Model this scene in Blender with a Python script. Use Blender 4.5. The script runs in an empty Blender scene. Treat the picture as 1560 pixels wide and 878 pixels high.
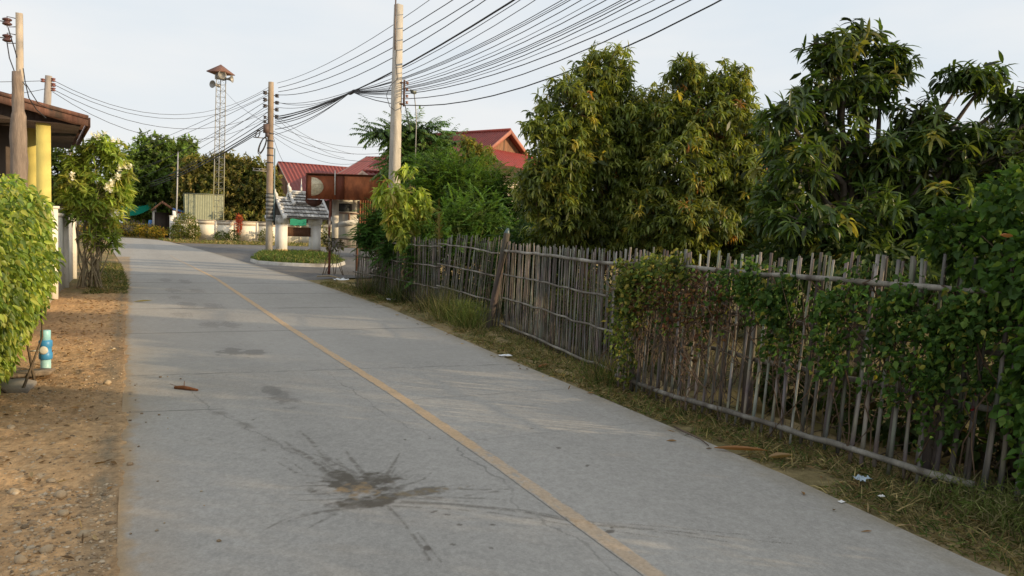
import bpy, math, random
import numpy as np
from mathutils import Vector, Matrix

random.seed(7)
RNG = np.random.default_rng(11)
scene = bpy.context.scene
COL = scene.collection
R = math.radians

# ------------------------------------------------------------------ helpers
def link(o, parent=None):
    COL.objects.link(o)
    if parent is not None:
        o.parent = parent
    return o

def world_origin(o):
    v = Vector((0, 0, 0))
    while o is not None:
        v += o.location
        o = o.parent
    return v

def tag(o, label=None, cat=None, group=None, kind=None):
    if label: o['label'] = label
    if cat: o['category'] = cat
    if group: o['group'] = group
    if kind: o['kind'] = kind
    return o

def thing(name, loc, label, cat, group=None):
    o = bpy.data.objects.new(name, None)
    o.empty_display_size = 0.2
    o.location = loc
    link(o)
    return tag(o, label, cat, group)

def mesh_np(name, V, faces_flat, sizes, C=None, smooth=False):
    me = bpy.data.meshes.new(name)
    V = np.asarray(V, dtype=np.float32)
    me.vertices.add(len(V)); me.vertices.foreach_set('co', V.ravel())
    faces_flat = np.asarray(faces_flat, dtype=np.int32)
    sizes = np.asarray(sizes, dtype=np.int32)
    me.loops.add(len(faces_flat)); me.loops.foreach_set('vertex_index', faces_flat)
    starts = np.concatenate([[0], np.cumsum(sizes)[:-1]]).astype(np.int32)
    me.polygons.add(len(sizes))
    me.polygons.foreach_set('loop_start', starts)
    me.polygons.foreach_set('loop_total', sizes)
    if smooth:
        me.polygons.foreach_set('use_smooth', np.ones(len(sizes), dtype=bool))
    if C is not None:
        a = me.color_attributes.new('Col', 'FLOAT_COLOR', 'POINT')
        C4 = np.ones((len(V), 4), dtype=np.float32); C4[:, :3] = C
        a.data.foreach_set('color', C4.ravel())
    me.update(calc_edges=True)
    me.validate()
    return me

class MB:
    """Collects shapes; build() links them as ONE mesh object."""
    def __init__(s):
        s.v = []; s.f = []; s.c = []
    def add(s, verts, faces, col=(.5, .5, .5)):
        n = len(s.v)
        s.v += [tuple(p) for p in verts]
        s.f += [tuple(i + n for i in f) for f in faces]
        if isinstance(col, list): s.c += col
        else: s.c += [tuple(col)] * len(verts)
        return s
    def box(s, c, size, rz=0., col=(.5, .5, .5), rot=None, taper=1.0):
        hx, hy, hz = size[0] / 2, size[1] / 2, size[2] / 2
        M = rot if rot is not None else Matrix.Rotation(rz, 3, 'Z')
        P = []
        for z in (-1, 1):
            t = taper if z > 0 else 1.0
            for x, y in ((-1, -1), (1, -1), (1, 1), (-1, 1)):
                P.append(Vector(c) + M @ Vector((x * hx * t, y * hy * t, z * hz)))
        return s.add(P, [(3, 2, 1, 0), (4, 5, 6, 7), (0, 1, 5, 4), (1, 2, 6, 5), (2, 3, 7, 6), (3, 0, 4, 7)], col)
    def tube(s, path, rad, n=6, col=(.5, .5, .5), caps=True, flat=1.0):
        path = [Vector(p) for p in path]
        if not hasattr(rad, '__len__'): rad = [rad] * len(path)
        V = []; F = []; prev = None
        for i, p in enumerate(path):
            t = (path[min(i + 1, len(path) - 1)] - path[max(i - 1, 0)])
            if t.length < 1e-9: t = Vector((0, 0, 1))
            t.normalize()
            if prev is None:
                a = Vector((1, 0, 0)) if abs(t.x) < .8 else Vector((0, 1, 0))
                u = t.cross(a).normalized()
            else:
                u = (prev - t * prev.dot(t)).normalized()
            prev = u
            w = t.cross(u)
            for k in range(n):
                an = 2 * math.pi * k / n
                V.append(p + (u * math.cos(an) + w * math.sin(an) * flat) * rad[i])
        for i in range(len(path) - 1):
            for k in range(n):
                F.append((i * n + k, i * n + (k + 1) % n, (i + 1) * n + (k + 1) % n, (i + 1) * n + k))
        if caps:
            F.append(tuple(reversed(range(n))))
            F.append(tuple(range((len(path) - 1) * n, len(path) * n)))
        cc = col
        if isinstance(col, list) and len(col) == len(path):
            cc = [c for c in col for _ in range(n)]
        return s.add(V, F, cc)
    def lathe(s, base, prof, n=16, col=(.5, .5, .5), axis=None):
        base = Vector(base)
        ax = Vector(axis).normalized() if axis else Vector((0, 0, 1))
        q = Vector((0, 0, 1)).rotation_difference(ax)
        V = []; F = []
        for r, z in prof:
            for k in range(n):
                a = 2 * math.pi * k / n
                V.append(base + q @ Vector((r * math.cos(a), r * math.sin(a), z)))
        for i in range(len(prof) - 1):
            for k in range(n):
                F.append((i * n + k, i * n + (k + 1) % n, (i + 1) * n + (k + 1) % n, (i + 1) * n + k))
        F.append(tuple(reversed(range(n)))); F.append(tuple(range((len(prof) - 1) * n, len(prof) * n)))
        return s.add(V, F, col)
    def prism(s, poly, d, col=(.5, .5, .5)):
        d = Vector(d); n = len(poly)
        P = [Vector(p) for p in poly]; Q = [p + d for p in P]
        F = [tuple(reversed(range(n))), tuple(range(n, 2 * n))]
        F += [(i, (i + 1) % n, n + (i + 1) % n, n + i) for i in range(n)]
        return s.add(P + Q, F, col)
    def slab(s, a, b, c, d, th, col=(.5, .5, .5)):
        """flat quad a b c d given thickness th along its normal"""
        a, b, c, d = map(Vector, (a, b, c, d))
        nn = (b - a).cross(d - a).normalized() * th
        return s.prism([a, b, c, d], nn, col)
    def ribbed(s, a, b, c, d, nrib, amp, th=.03, col=(.5, .5, .5), vs=1, square=True):
        """sheet a->b along the ribs' spacing, a->d along the ribs; a,b top edge; d,c bottom edge"""
        a, b, c, d = map(Vector, (a, b, c, d))
        nn = (b - a).cross(d - a).normalized()
        if nn.z < 0: nn = -nn
        V = []; F = []; C = []
        prof = [(0, 0), (.55, 0), (.65, 1), (.9, 1)] if square else [(0, 0), (.25, .7), (.5, 1), (.75, .7)]
        us = [((i + p) / nrib, h) for i in range(nrib) for p, h in prof] + [(1., 0)]
        for j in range(vs + 1):
            v = j / vs
            for u, h in us:
                V.append(a.lerp(b, u).lerp(d.lerp(c, u), v) + nn * h * amp)
                k = .9 + .2 * random.random()
                C.append(tuple(x * k for x in col))
        m = len(us)
        for j in range(vs):
            for i in range(m - 1):
                F.append((j * m + i, j * m + i + 1, (j + 1) * m + i + 1, (j + 1) * m + i))
        return s.add(V, F, C)
    def build(s, name, mat, parent=None, loc=None, smooth=False):
        if loc is None and parent is None: loc = (0, 0, 0)
        org = world_origin(parent) if parent is not None else Vector(loc)
        V = np.array(s.v, dtype=np.float64) - np.array(org)
        me = mesh_np(name, V, [i for f in s.f for i in f], [len(f) for f in s.f], np.array(s.c, dtype=np.float32), smooth)
        o = bpy.data.objects.new(name, me)
        me.materials.append(mat)
        if parent is None: o.location = loc
        return link(o, parent)

# --- vectorised foliage
def nrm(a):
    return a / np.maximum(np.linalg.norm(a, axis=1, keepdims=True), 1e-9)

class Leaves:
    def __init__(s):
        s.V = []; s.F = []; s.C = []; s.n = 0
    def add(s, base, d, L, W, droop, col, segs=3, prof=(.25, 1., .8, .06), fold=.18, across=3, roll=.5, rng=RNG):
        N = len(base)
        if N == 0: return s
        L = np.broadcast_to(np.asarray(L, float), (N,)); W = np.broadcast_to(np.asarray(W, float), (N,))
        droop = np.broadcast_to(np.asarray(droop, float), (N,))
        d = nrm(np.asarray(d, float)); p = np.asarray(base, float).copy()
        side = np.cross(d, np.array([0, 0, 1.]))
        bad = np.linalg.norm(side, axis=1) < .05
        side[bad] = rng.normal(size=(bad.sum(), 3))
        side = nrm(side - d * np.sum(side * d, 1, keepdims=True))
        n0 = np.cross(side, d)
        a = rng.normal(0, roll, N)[:, None]
        side = side * np.cos(a) + n0 * np.sin(a)
        rows = []
        for k in range(segs + 1):
            nn = np.cross(side, d)
            w = (W * prof[k] / 2)[:, None]
            if across == 3:
                rows += [p - side * w + nn * w * fold, p - nn * w * fold, p + side * w + nn * w * fold]
            else:
                rows += [p - side * w, p + side * w]
            d = nrm(d + np.array([0, 0, -1.]) * (droop / segs)[:, None])
            side = nrm(side - d * np.sum(side * d, 1, keepdims=True))
            p = p + d * (L / segs)[:, None]
        A = across; nv = (segs + 1) * A
        V = np.stack(rows, 1).reshape(-1, 3)
        q = []
        for k in range(segs):
            for j in range(A - 1):
                q.append([k * A + j, k * A + j + 1, (k + 1) * A + j + 1, (k + 1) * A + j])
        q = np.array(q)
        F = (np.arange(N)[:, None, None] * nv + q[None]).reshape(-1, 4) + s.n
        C = np.repeat(np.clip(np.broadcast_to(col, (N, 3)), .002, 1), nv, axis=0)
        s.V.append(V); s.F.append(F); s.C.append(C); s.n += len(V)
        return s
    def build(s, name, mat, parent=None, loc=(0, 0, 0)):
        org = world_origin(parent) if parent is not None else Vector(loc)
        V = np.concatenate(s.V) - np.array(org); F = np.concatenate(s.F); C = np.concatenate(s.C)
        me = mesh_np(name, V, F.ravel(), np.full(len(F), 4), C, smooth=True)
        o = bpy.data.objects.new(name, me); me.materials.append(mat)
        if parent is None: o.location = loc
        return link(o, parent)

def sphere_dirs(n, rng=RNG):
    return nrm(rng.normal(size=(n, 3)))

def crown_points(blobs, n, shell=.5, rng=RNG, power=.6):
    """blobs: (x,y,z,rx,ry,rz)"""
    B = np.array(blobs, float)
    w = (B[:, 3] * B[:, 4] * B[:, 5]) ** power; w /= w.sum()
    i = rng.choice(len(B), n, p=w)
    d = sphere_dirs(n, rng)
    r = (shell ** 2 + (1 - shell ** 2) * rng.random(n)) ** .5
    r = r * rng.uniform(.9, 1.12, n)
    return B[i, :3] + d * B[i, 3:6] * r[:, None], d, i

def rosettes(lv, pos, axis, k, L, W, droop, cols, spread=(20, 100), rng=RNG, twig=.04, **kw):
    """k leaves round every twig tip; cols (M,3) is the tone of each cluster"""
    M = len(pos); axis = nrm(axis)
    t = nrm(np.cross(axis, sphere_dirs(M, rng))); b = np.cross(axis, t)
    for j in range(k):
        th = np.radians(rng.uniform(spread[0], spread[1], M))[:, None]
        ph = (2 * math.pi * (j / k * 2.4) + rng.uniform(0, 1.2, M))[:, None]
        d = axis * np.cos(th) + (t * np.cos(ph) + b * np.sin(ph)) * np.sin(th)
        off = axis * (rng.uniform(-1.5, .5, M) * twig)[:, None]
        c = cols * rng.uniform(.72, 1.28, (M, 1)) * rng.uniform(.94, 1.06, (M, 3))
        lv.add(pos + off, d, L * rng.uniform(.7, 1.15, M), W * rng.uniform(.8, 1.15, M), droop * rng.uniform(.6, 1.4, M), c, rng=rng, **kw)

def tones(n, palette, weights, rng=RNG, jitter=.16):
    P = np.array(palette, float); w = np.array(weights, float); w /= w.sum()
    c = P[rng.choice(len(P), n, p=w)]
    return c * rng.lognormal(0, jitter, (n, 1))

def pinnate(lv, base, d, L, nl, ll, lw, droop, cols, rng=RNG, leaf_droop=.5, angle=55, stems=None):
    """compound leaves: paired leaflets along drooping stalks"""
    N = len(base); d = nrm(d); p = base.copy()
    side = np.cross(d, np.array([0, 0, 1.])); bad = np.linalg.norm(side, axis=1) < .05
    side[bad] = rng.normal(size=(bad.sum(), 3)); side = nrm(side)
    L = np.broadcast_to(np.asarray(L, float), (N,))
    path = [p.copy()]
    ca, sa = math.cos(R(angle)), math.sin(R(angle))
    for k in range(nl):
        d = nrm(d + np.array([0, 0, -1.]) * droop / nl)
        side = nrm(side - d * np.sum(side * d, 1, keepdims=True))
        p = p + d * (L / nl)[:, None]; path.append(p.copy())
        if k < 1: continue
        f = math.sin(math.pi * (k + .8) / (nl + 1.2)) ** .5
        for s_ in (-1, 1):
            dd = d * ca + side * sa * s_ + rng.normal(0, .08, (N, 3))
            lv.add(p, dd, ll * f * rng.uniform(.85, 1.1, N), lw * f, leaf_droop, cols * rng.uniform(.85, 1.15, (N, 1)), segs=2, prof=(.35, 1., .1), across=2, roll=.25, rng=rng)
    lv.add(p, d, np.full(N, ll), np.full(N, lw), leaf_droop, cols, segs=2, prof=(.35, 1., .1), across=2, roll=.2, rng=rng)
    if stems is not None:
        for i in range(N):
            stems.tube([q[i] for q in path[::2]], [.006, .005, .004, .003, .003, .002, .002, .002, .002, .002][:len(path[::2])] if len(path[::2]) <= 10 else .004, n=3, col=tuple(cols[i] * .8), caps=False)
    return path

def vnoise(x, y, seed=0):
    xi = np.floor(x).astype(np.int64); yi = np.floor(y).astype(np.int64)
    fx = x - xi; fy = y - yi
    fx = fx * fx * (3 - 2 * fx); fy = fy * fy * (3 - 2 * fy)
    def h(a, b):
        n = (a * 374761393 + b * 668265263 + seed * 982451653) & 0x7fffffff
        n = ((n ^ (n >> 13)) * 1274126177) & 0x7fffffff
        return ((n ^ (n >> 16)) & 0xffff) / 65535.
    return (h(xi, yi) * (1 - fx) + h(xi + 1, yi) * fx) * (1 - fy) + (h(xi, yi + 1) * (1 - fx) + h(xi + 1, yi + 1) * fx) * fy

def fbm(x, y, seed=0, oct=4):
    s = 0; a = .5; t = 0
    for i in range(oct):
        s = s + a * vnoise(x, y, seed + i * 17); t += a; a *= .5; x = x * 2.03; y = y * 2.03
    return s / t

# ------------------------------------------------------------------ materials
def new_mat(name):
    m = bpy.data.materials.new(name); m.use_nodes = True
    nt = m.node_tree
    return m, nt, nt.nodes['Principled BSDF']

def mat_attr(name, rough=.8, nscale=20., namt=.25, bump=.3, bscale=None, spec=.3, metal=0., stretch=None, dirt=None, dscale=2.):
    """colour from the mesh's Col attribute, varied by noise, with noise bump"""
    m, nt, bs = new_mat(name); N = nt.nodes; Lk = nt.links
    at = N.new('ShaderNodeAttribute'); at.attribute_name = 'Col'
    tc = N.new('ShaderNodeTexCoord'); mp = N.new('ShaderNodeMapping')
    Lk.new(tc.outputs['Object'], mp.inputs['Vector'])
    if stretch: mp.inputs['Scale'].default_value = stretch
    nz = N.new('ShaderNodeTexNoise'); nz.inputs['Scale'].default_value = nscale; nz.inputs['Detail'].default_value = 6
    nz.inputs['Roughness'].default_value = .65
    Lk.new(mp.outputs[0], nz.inputs['Vector'])
    mr = N.new('ShaderNodeMapRange'); mr.inputs[1].default_value = .25; mr.inputs[2].default_value = .75
    mr.inputs[3].default_value = 1 - namt; mr.inputs[4].default_value = 1 + namt
    Lk.new(nz.outputs['Fac'], mr.inputs[0])
    mx = N.new('ShaderNodeMix'); mx.data_type = 'RGBA'; mx.blend_type = 'MULTIPLY'; mx.inputs['Factor'].default_value = 1
    Lk.new(at.outputs['Color'], mx.inputs['A']); Lk.new(mr.outputs[0], mx.inputs['B'])
    out = mx.outputs['Result']
    if dirt:
        n2 = N.new('ShaderNodeTexNoise'); n2.inputs['Scale'].default_value = dscale; n2.inputs['Detail'].default_value = 5
        Lk.new(mp.outputs[0], n2.inputs['Vector'])
        m2 = N.new('ShaderNodeMapRange'); m2.inputs[1].default_value = .48; m2.inputs[2].default_value = .68
        m2.inputs[3].default_value = 0; m2.inputs[4].default_value = .85
        Lk.new(n2.outputs['Fac'], m2.inputs[0])
        mx2 = N.new('ShaderNodeMix'); mx2.data_type = 'RGBA'
        Lk.new(m2.outputs[0], mx2.inputs['Factor']); Lk.new(out, mx2.inputs['A']); mx2.inputs['B'].default_value = (*dirt, 1)
        out = mx2.outputs['Result']
    Lk.new(out, bs.inputs['Base Color'])
    bs.inputs['Roughness'].default_value = rough; bs.inputs['Metallic'].default_value = metal
    bs.inputs['Specular IOR Level'].default_value = spec
    if bump:
        nb = N.new('ShaderNodeTexNoise'); nb.inputs['Scale'].default_value = bscale or nscale * 2.5; nb.inputs['Detail'].default_value = 5
        Lk.new(mp.outputs[0], nb.inputs['Vector'])
        bp = N.new('ShaderNodeBump'); bp.inputs['Strength'].default_value = bump; bp.inputs['Distance'].default_value = .02
        Lk.new(nb.outputs['Fac'], bp.inputs['Height']); Lk.new(bp.outputs[0], bs.inputs['Normal'])
    return m

def mat_leaf(name, trans=.3, rough=.45, spec=.35):
    m, nt, bs = new_mat(name); N = nt.nodes; Lk = nt.links
    at = N.new('ShaderNodeAttribute'); at.attribute_name = 'Col'
    Lk.new(at.outputs['Color'], bs.inputs['Base Color'])
    bs.inputs['Roughness'].default_value = rough; bs.inputs['Specular IOR Level'].default_value = spec
    tr = N.new('ShaderNodeBsdfTranslucent')
    hs = N.new('ShaderNodeMix'); hs.data_type = 'RGBA'; hs.blend_type = 'MULTIPLY'; hs.inputs['Factor'].default_value = 1
    Lk.new(at.outputs['Color'], hs.inputs['A']); hs.inputs['B'].default_value = (1.7, 1.6, .7, 1)
    Lk.new(hs.outputs['Result'], tr.inputs['Color'])
    mx = N.new('ShaderNodeMixShader'); mx.inputs[0].default_value = trans
    Lk.new(bs.outputs[0], mx.inputs[1]); Lk.new(tr.outputs[0], mx.inputs[2])
    Lk.new(mx.outputs[0], N['Material Output'].inputs['Surface'])
    return m

M_LEAF = mat_leaf('glossy_leaf', .36, .42, .4)
M_SOFT = mat_leaf('soft_leaf', .4, .6, .2)
M_DRY = mat_leaf('dry_grass_blade', .2, .8, .1)
M_BARK = mat_attr('bark', .9, 14, .4, .6, 40, .1, stretch=(1, 1, .35))
M_BAMBOO = mat_attr('weathered_bamboo', .75, 9, .38, .25, 60, .25, stretch=(3, 3, .5), dirt=(.07, .055, .045), dscale=1.6)
M_WOOD = mat_attr('weathered_wood', .85, 12, .4, .5, 40, .2, stretch=(2, 2, .25), dirt=(.06, .05, .042), dscale=2)
M_CONC = mat_attr('old_concrete', .9, 6, .22, .3, 60, .2, dirt=(.16, .14, .115), dscale=1.2)
M_POLE = mat_attr('pole_concrete', .9, 5, .28, .3, 60, .2, stretch=(2, 2, .5))
M_PAINT = mat_attr('painted_plaster', .7, 3, .12, .12, 50, .3)
M_WALL = mat_attr('stained_white_wall', .85, 2.2, .2, .15, 50, .2, stretch=(1, 1, .4))
M_RUST = mat_attr('rusty_sheet_metal', .7, 3.5, .45, .2, 30, .35, stretch=(2, 2, .8), dirt=(.14, .04, .018), dscale=1.6)
M_ROOF = mat_attr('red_metal_roof', .5, 2.5, .2, .05, 30, .45)
M_TILE = mat_attr('old_roof_tile', .9, 8, .4, .4, 30, .15)
M_METAL = mat_attr('galvanised_steel', .5, 10, .15, 0, None, .5, metal=.3)
M_DARK = mat_attr('dark_rubber', .6, 10, .15, 0, None, .35)
M_CERAM = mat_attr('brown_glazed_ceramic', .25, 10, .1, 0, None, .6)
M_PLASTIC = mat_attr('blue_plastic_pipe', .4, 14, .14, .05, 40, .4)
M_CLOTH = mat_attr('shade_net', .8, 6, .25, .3, 120, .1)
M_ROAD = mat_attr('road_concrete', .88, 70, .16, .35, 220, .25)
M_ASPH = mat_attr('asphalt', .9, 50, .25, .5, 180, .2)
M_SOIL = mat_attr('bare_soil', .95, 22, .35, .9, 55, .1)
M_STONE = mat_attr('stone', .9, 18, .25, .4, 50, .2)
M_LINE = mat_attr('worn_road_paint', .85, 45, .2, .3, 200, .25)
M_PETAL = mat_leaf('white_petal', .2, .6, .2)

# ------------------------------------------------------------------ ground
def sheet(name, rows, colfn, zfn, mat, nx, kind='structure', skirt=0.):
    """rows: list of (xl,yl,xr,yr); a sheet of nx columns"""
    rows = np.array(rows, float); n = len(rows)
    u = np.linspace(0, 1, nx)
    X = rows[:, 0:1] * (1 - u) + rows[:, 2:3] * u
    Y = rows[:, 1:2] * (1 - u) + rows[:, 3:4] * u
    U = np.broadcast_to(u, X.shape)
    Z = zfn(X, Y, U) * np.ones_like(X)
    C = colfn(X, Y, U)
    V = np.stack([X, Y, Z], -1).reshape(-1, 3); C = C.reshape(-1, 3)
    i = np.arange(n - 1)[:, None] * nx + np.arange(nx - 1)[None]
    F = np.stack([i, i + 1, i + nx + 1, i + nx], -1).reshape(-1, 4)
    if skirt:
        for cidx, flip in ((0, True), (nx - 1, False)):
            e = np.arange(n) * nx + cidx
            b = len(V) + np.arange(n)
            ev = V[e].copy(); ev[:, 2] -= skirt
            V = np.concatenate([V, ev]); C = np.concatenate([C, C[e] * .6])
            q = np.stack([e[:-1], e[1:], b[1:], b[:-1]], -1)
            F = np.concatenate([F, q if flip is False else q[:, ::-1]])
    me = mesh_np(name, V, F.ravel(), np.full(len(F), 4), C, smooth=True)
    o = bpy.data.objects.new(name, me); me.materials.append(mat); link(o)
    return tag(o, kind=kind)

def mix(a, b, t):
    t = np.clip(t, 0, 1)[..., None]
    return np.asarray(a) * (1 - t) + np.asarray(b) * t

def const(c, X): return np.broadcast_to(np.array(c, float), X.shape + (3,)).copy()

def ysteps(spans):
    ys = []
    for a, b, d in spans:
        ys += list(np.arange(a, b, d))
    return ys + [spans[-1][1]]

def lerp_pts(y, pts):
    P = np.array(pts); return float(np.interp(y, P[:, 0], P[:, 1]))

# ground base to the horizon (dry straw-coloured ground behind the fence)
def ground_col(X, Y, U):
    n = fbm(X * .5, Y * .5, 3); n2 = fbm(X * 3, Y * 3, 5)
    c = mix((.30, .215, .09), (.17, .15, .06), (n - .35) * 2.2)
    return c * (.75 + .5 * n2)[..., None]
rows = [(-700, y, 700, y) for y in [-700, -200, -60, -20]] + [(-700, y, 700, y) for y in range(-10, 60, 10)] + [(-700, y, 700, y) for y in (80, 120, 200, 400, 1200)]
sheet('ground', rows, ground_col, lambda X, Y, U: -.06, M_SOIL, 40)
# finer dry-grass plot behind the fence
def plot_col(X, Y, U):
    n = fbm(X * .8, Y * .8, 31); n2 = fbm(X * 7, Y * 7, 33)
    c = mix((.36, .25, .095), (.15, .14, .05), (n - .42) * 3)
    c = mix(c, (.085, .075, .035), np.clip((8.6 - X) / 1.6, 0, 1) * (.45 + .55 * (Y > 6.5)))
    return c * (.6 + .8 * n2)[..., None]
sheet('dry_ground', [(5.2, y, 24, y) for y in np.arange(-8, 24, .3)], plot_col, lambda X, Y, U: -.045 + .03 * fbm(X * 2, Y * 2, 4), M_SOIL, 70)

XL = [(-12, -.05), (20, -.07), (30, -.2), (45, -.75), (60, -1.15)]
XR = [(-12, 3.95), (2.35, 4.0), (3.85, 4.2), (6.7, 4.38), (9, 4.5), (15.5, 4.95), (25, 4.98), (33, 4.72), (45, 4.4), (56, 4.0), (60, 3.8)]
road_rows = []
for y in ysteps([(-8, 2.3, .4), (2.3, 2.8, .016), (2.8, 5.9, .0105), (5.9, 8, .02), (8, 13.2, .04), (13.2, 30, .12), (30, 60, .6)]):
    road_rows.append((lerp_pts(y, XL), y, lerp_pts(y, XR), y))
for q in [(-1.3, 65, 3.5, 66), (-1.6, 71, 3.1, 73), (-2.0, 76, 2.4, 79.5), (-3.2, 80.5, .8, 85.5), (-5.5, 83.5, -2.2, 90), (-9, 85.5, -8, 93), (-16, 86.5, -15, 94), (-45, 88, -45, 96)]:
    p = road_rows[-1]
    for t in np.linspace(.2, 1, 5):
        road_rows.append(tuple(p[i] * (1 - t) + q[i] * t for i in range(4)))

def seg(X, Y, pts, w0, w1, seed=1, wob=.02):
    """coverage of a streak along pts with half-widths w0..w1"""
    Xw = X + (fbm(X * 6, Y * 6, seed) - .5) * wob * 2; Yw = Y + (fbm(X * 6, Y * 6, seed + 9) - .5) * wob * 2
    best = np.zeros_like(X); n = len(pts) - 1
    for i in range(n):
        (x0, y0), (x1, y1) = pts[i], pts[i + 1]
        dx, dy = x1 - x0, y1 - y0; l2 = dx * dx + dy * dy
        t = np.clip(((Xw - x0) * dx + (Yw - y0) * dy) / l2, 0, 1)
        dd = np.hypot(Xw - x0 - t * dx, Yw - y0 - t * dy)
        w = w0 + (w1 - w0) * (i + t) / n
        best = np.maximum(best, np.clip(1.5 - dd / w, 0, 1))
    return best

def blob(X, Y, x, y, rx, ry, seed=2, rough=.6, rot=0.):
    c, s_ = math.cos(rot), math.sin(rot)
    a = ((X - x) * c + (Y - y) * s_) / rx; b = (-(X - x) * s_ + (Y - y) * c) / ry
    r = np.hypot(a, b) + (fbm(X * 9, Y * 9, seed) - .5) * rough * 2
    return np.clip((1.05 - r) * 3, 0, 1)

STREAKS = [([(1.23, 4.81), (1.16, 5.38), (1.05, 5.95)], .05, .018), ([(1.29, 4.86), (1.27, 5.34), (1.24, 6.2)], .06, .012),
    ([(1.41, 4.82), (1.42, 5.2), (1.44, 5.5)], .035, .012), ([(1.47, 4.73), (1.62, 4.97), (1.8, 5.32)], .03, .008), ([(1.5, 4.72), (1.72, 4.95)], .03, .008),
    ([(1.3, 4.72), (1.14, 4.78), (.92, 4.84)], .035, .012), ([(1.23, 4.49), (1.08, 4.52), (.91, 4.57)], .02, .008),
    ([(1.28, 4.37), (1.07, 4.33), (.81, 4.31), (.66, 4.19)], .04, .008), ([(1.3, 4.42), (1.47, 4.46), (1.69, 4.46), (1.9, 4.42), (2.2, 4.3)], .05, .014),
    ([(1.46, 4.4), (1.71, 4.5), (1.95, 4.5)], .035, .008), ([(1.44, 4.34), (1.72, 4.2), (1.99, 4.01), (2.31, 3.69), (2.67, 3.36), (2.95, 3.09)], .035, .007),
    ([(1.5, 4.33), (1.79, 4.15), (2.11, 3.9), (2.37, 3.58), (2.68, 3.38), (3.27, 2.93)], .03, .006), ([(1.38, 4.31), (1.39, 4.08), (1.385, 3.9)], .018, .01),
    ([(1.38, 3.86), (1.37, 3.7), (1.35, 3.48)], .018, .012), ([(1.22, 4.37), (1.01, 4.23), (.88, 4.12)], .03, .006), ([(1.36, 4.86), (1.33, 5.1), (1.2, 5.5)], .03, .007),
    ([(1.2, 4.85), (1.0, 5.1), (.9, 5.5)], .025, .006), ([(1.55, 4.6), (1.75, 4.68), (1.85, 4.8)], .022, .006), ([(1.55, 4.38), (1.9, 4.24), (2.1, 4.12)], .03, .008),
    ([(1.15, 4.62), (.9, 4.68)], .02, .005)]
CRACKS = [[(.5, 8.14), (.6, 7.5), (.68, 7.05), (.8, 6.7), (.87, 6.35), (1.02, 5.75), (1.1, 5.5), (1.15, 5.3), (1.23, 4.81)],
    [(2.01, 8.55), (2.02, 8.0), (2.05, 7.43), (2.04, 6.8), (2.06, 6.29), (2.1, 6.0), (2.14, 5.84), (2.22, 5.44)],
    [(2.24, 5.3), (2.22, 4.9), (2.25, 4.45), (2.23, 4.3), (2.12, 4.1), (2.1, 3.97), (2.14, 3.8), (2.12, 3.68), (2.2, 3.45), (2.19, 3.3), (2.17, 3.14), (2.13, 2.97), (2.16, 2.6)]]
SPECKS = [(1.23, 6.81), (.94, 6.67), (1.95, 5.65), (2.15, 5.62), (3.07, 5.61), (2.42, 3.46), (2.46, 3.5), (1.67, 3.86), (1.66, 4.03), (2.99, 5.02), (2.96, 4.55), (1.39, 3.63), (1.53, 3.62), (1.84, 3.79), (1.6, 4.1), (.8, 4.26), (1.7, 3.5)]
PATCH = [(.96, 20.27, .16, .7), (1.49, 20.26, .15, .6), (1.04, 16.65, .16, .7), (1.51, 16.33, .15, .6), (.82, 14.86, .14, .5), (1.18, 13.32, .14, .45), (1.48, 13.27, .14, .45),
    (1.17, 10.42, .13, .33), (1.45, 10.25, .15, .3), (1.32, 7.5, .1, .42), (1.27, 7.8, .08, .2), (.9, 18.4, .12, .5), (1.4, 23.5, .15, .8), (.9, 24, .15, .8)]

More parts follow.
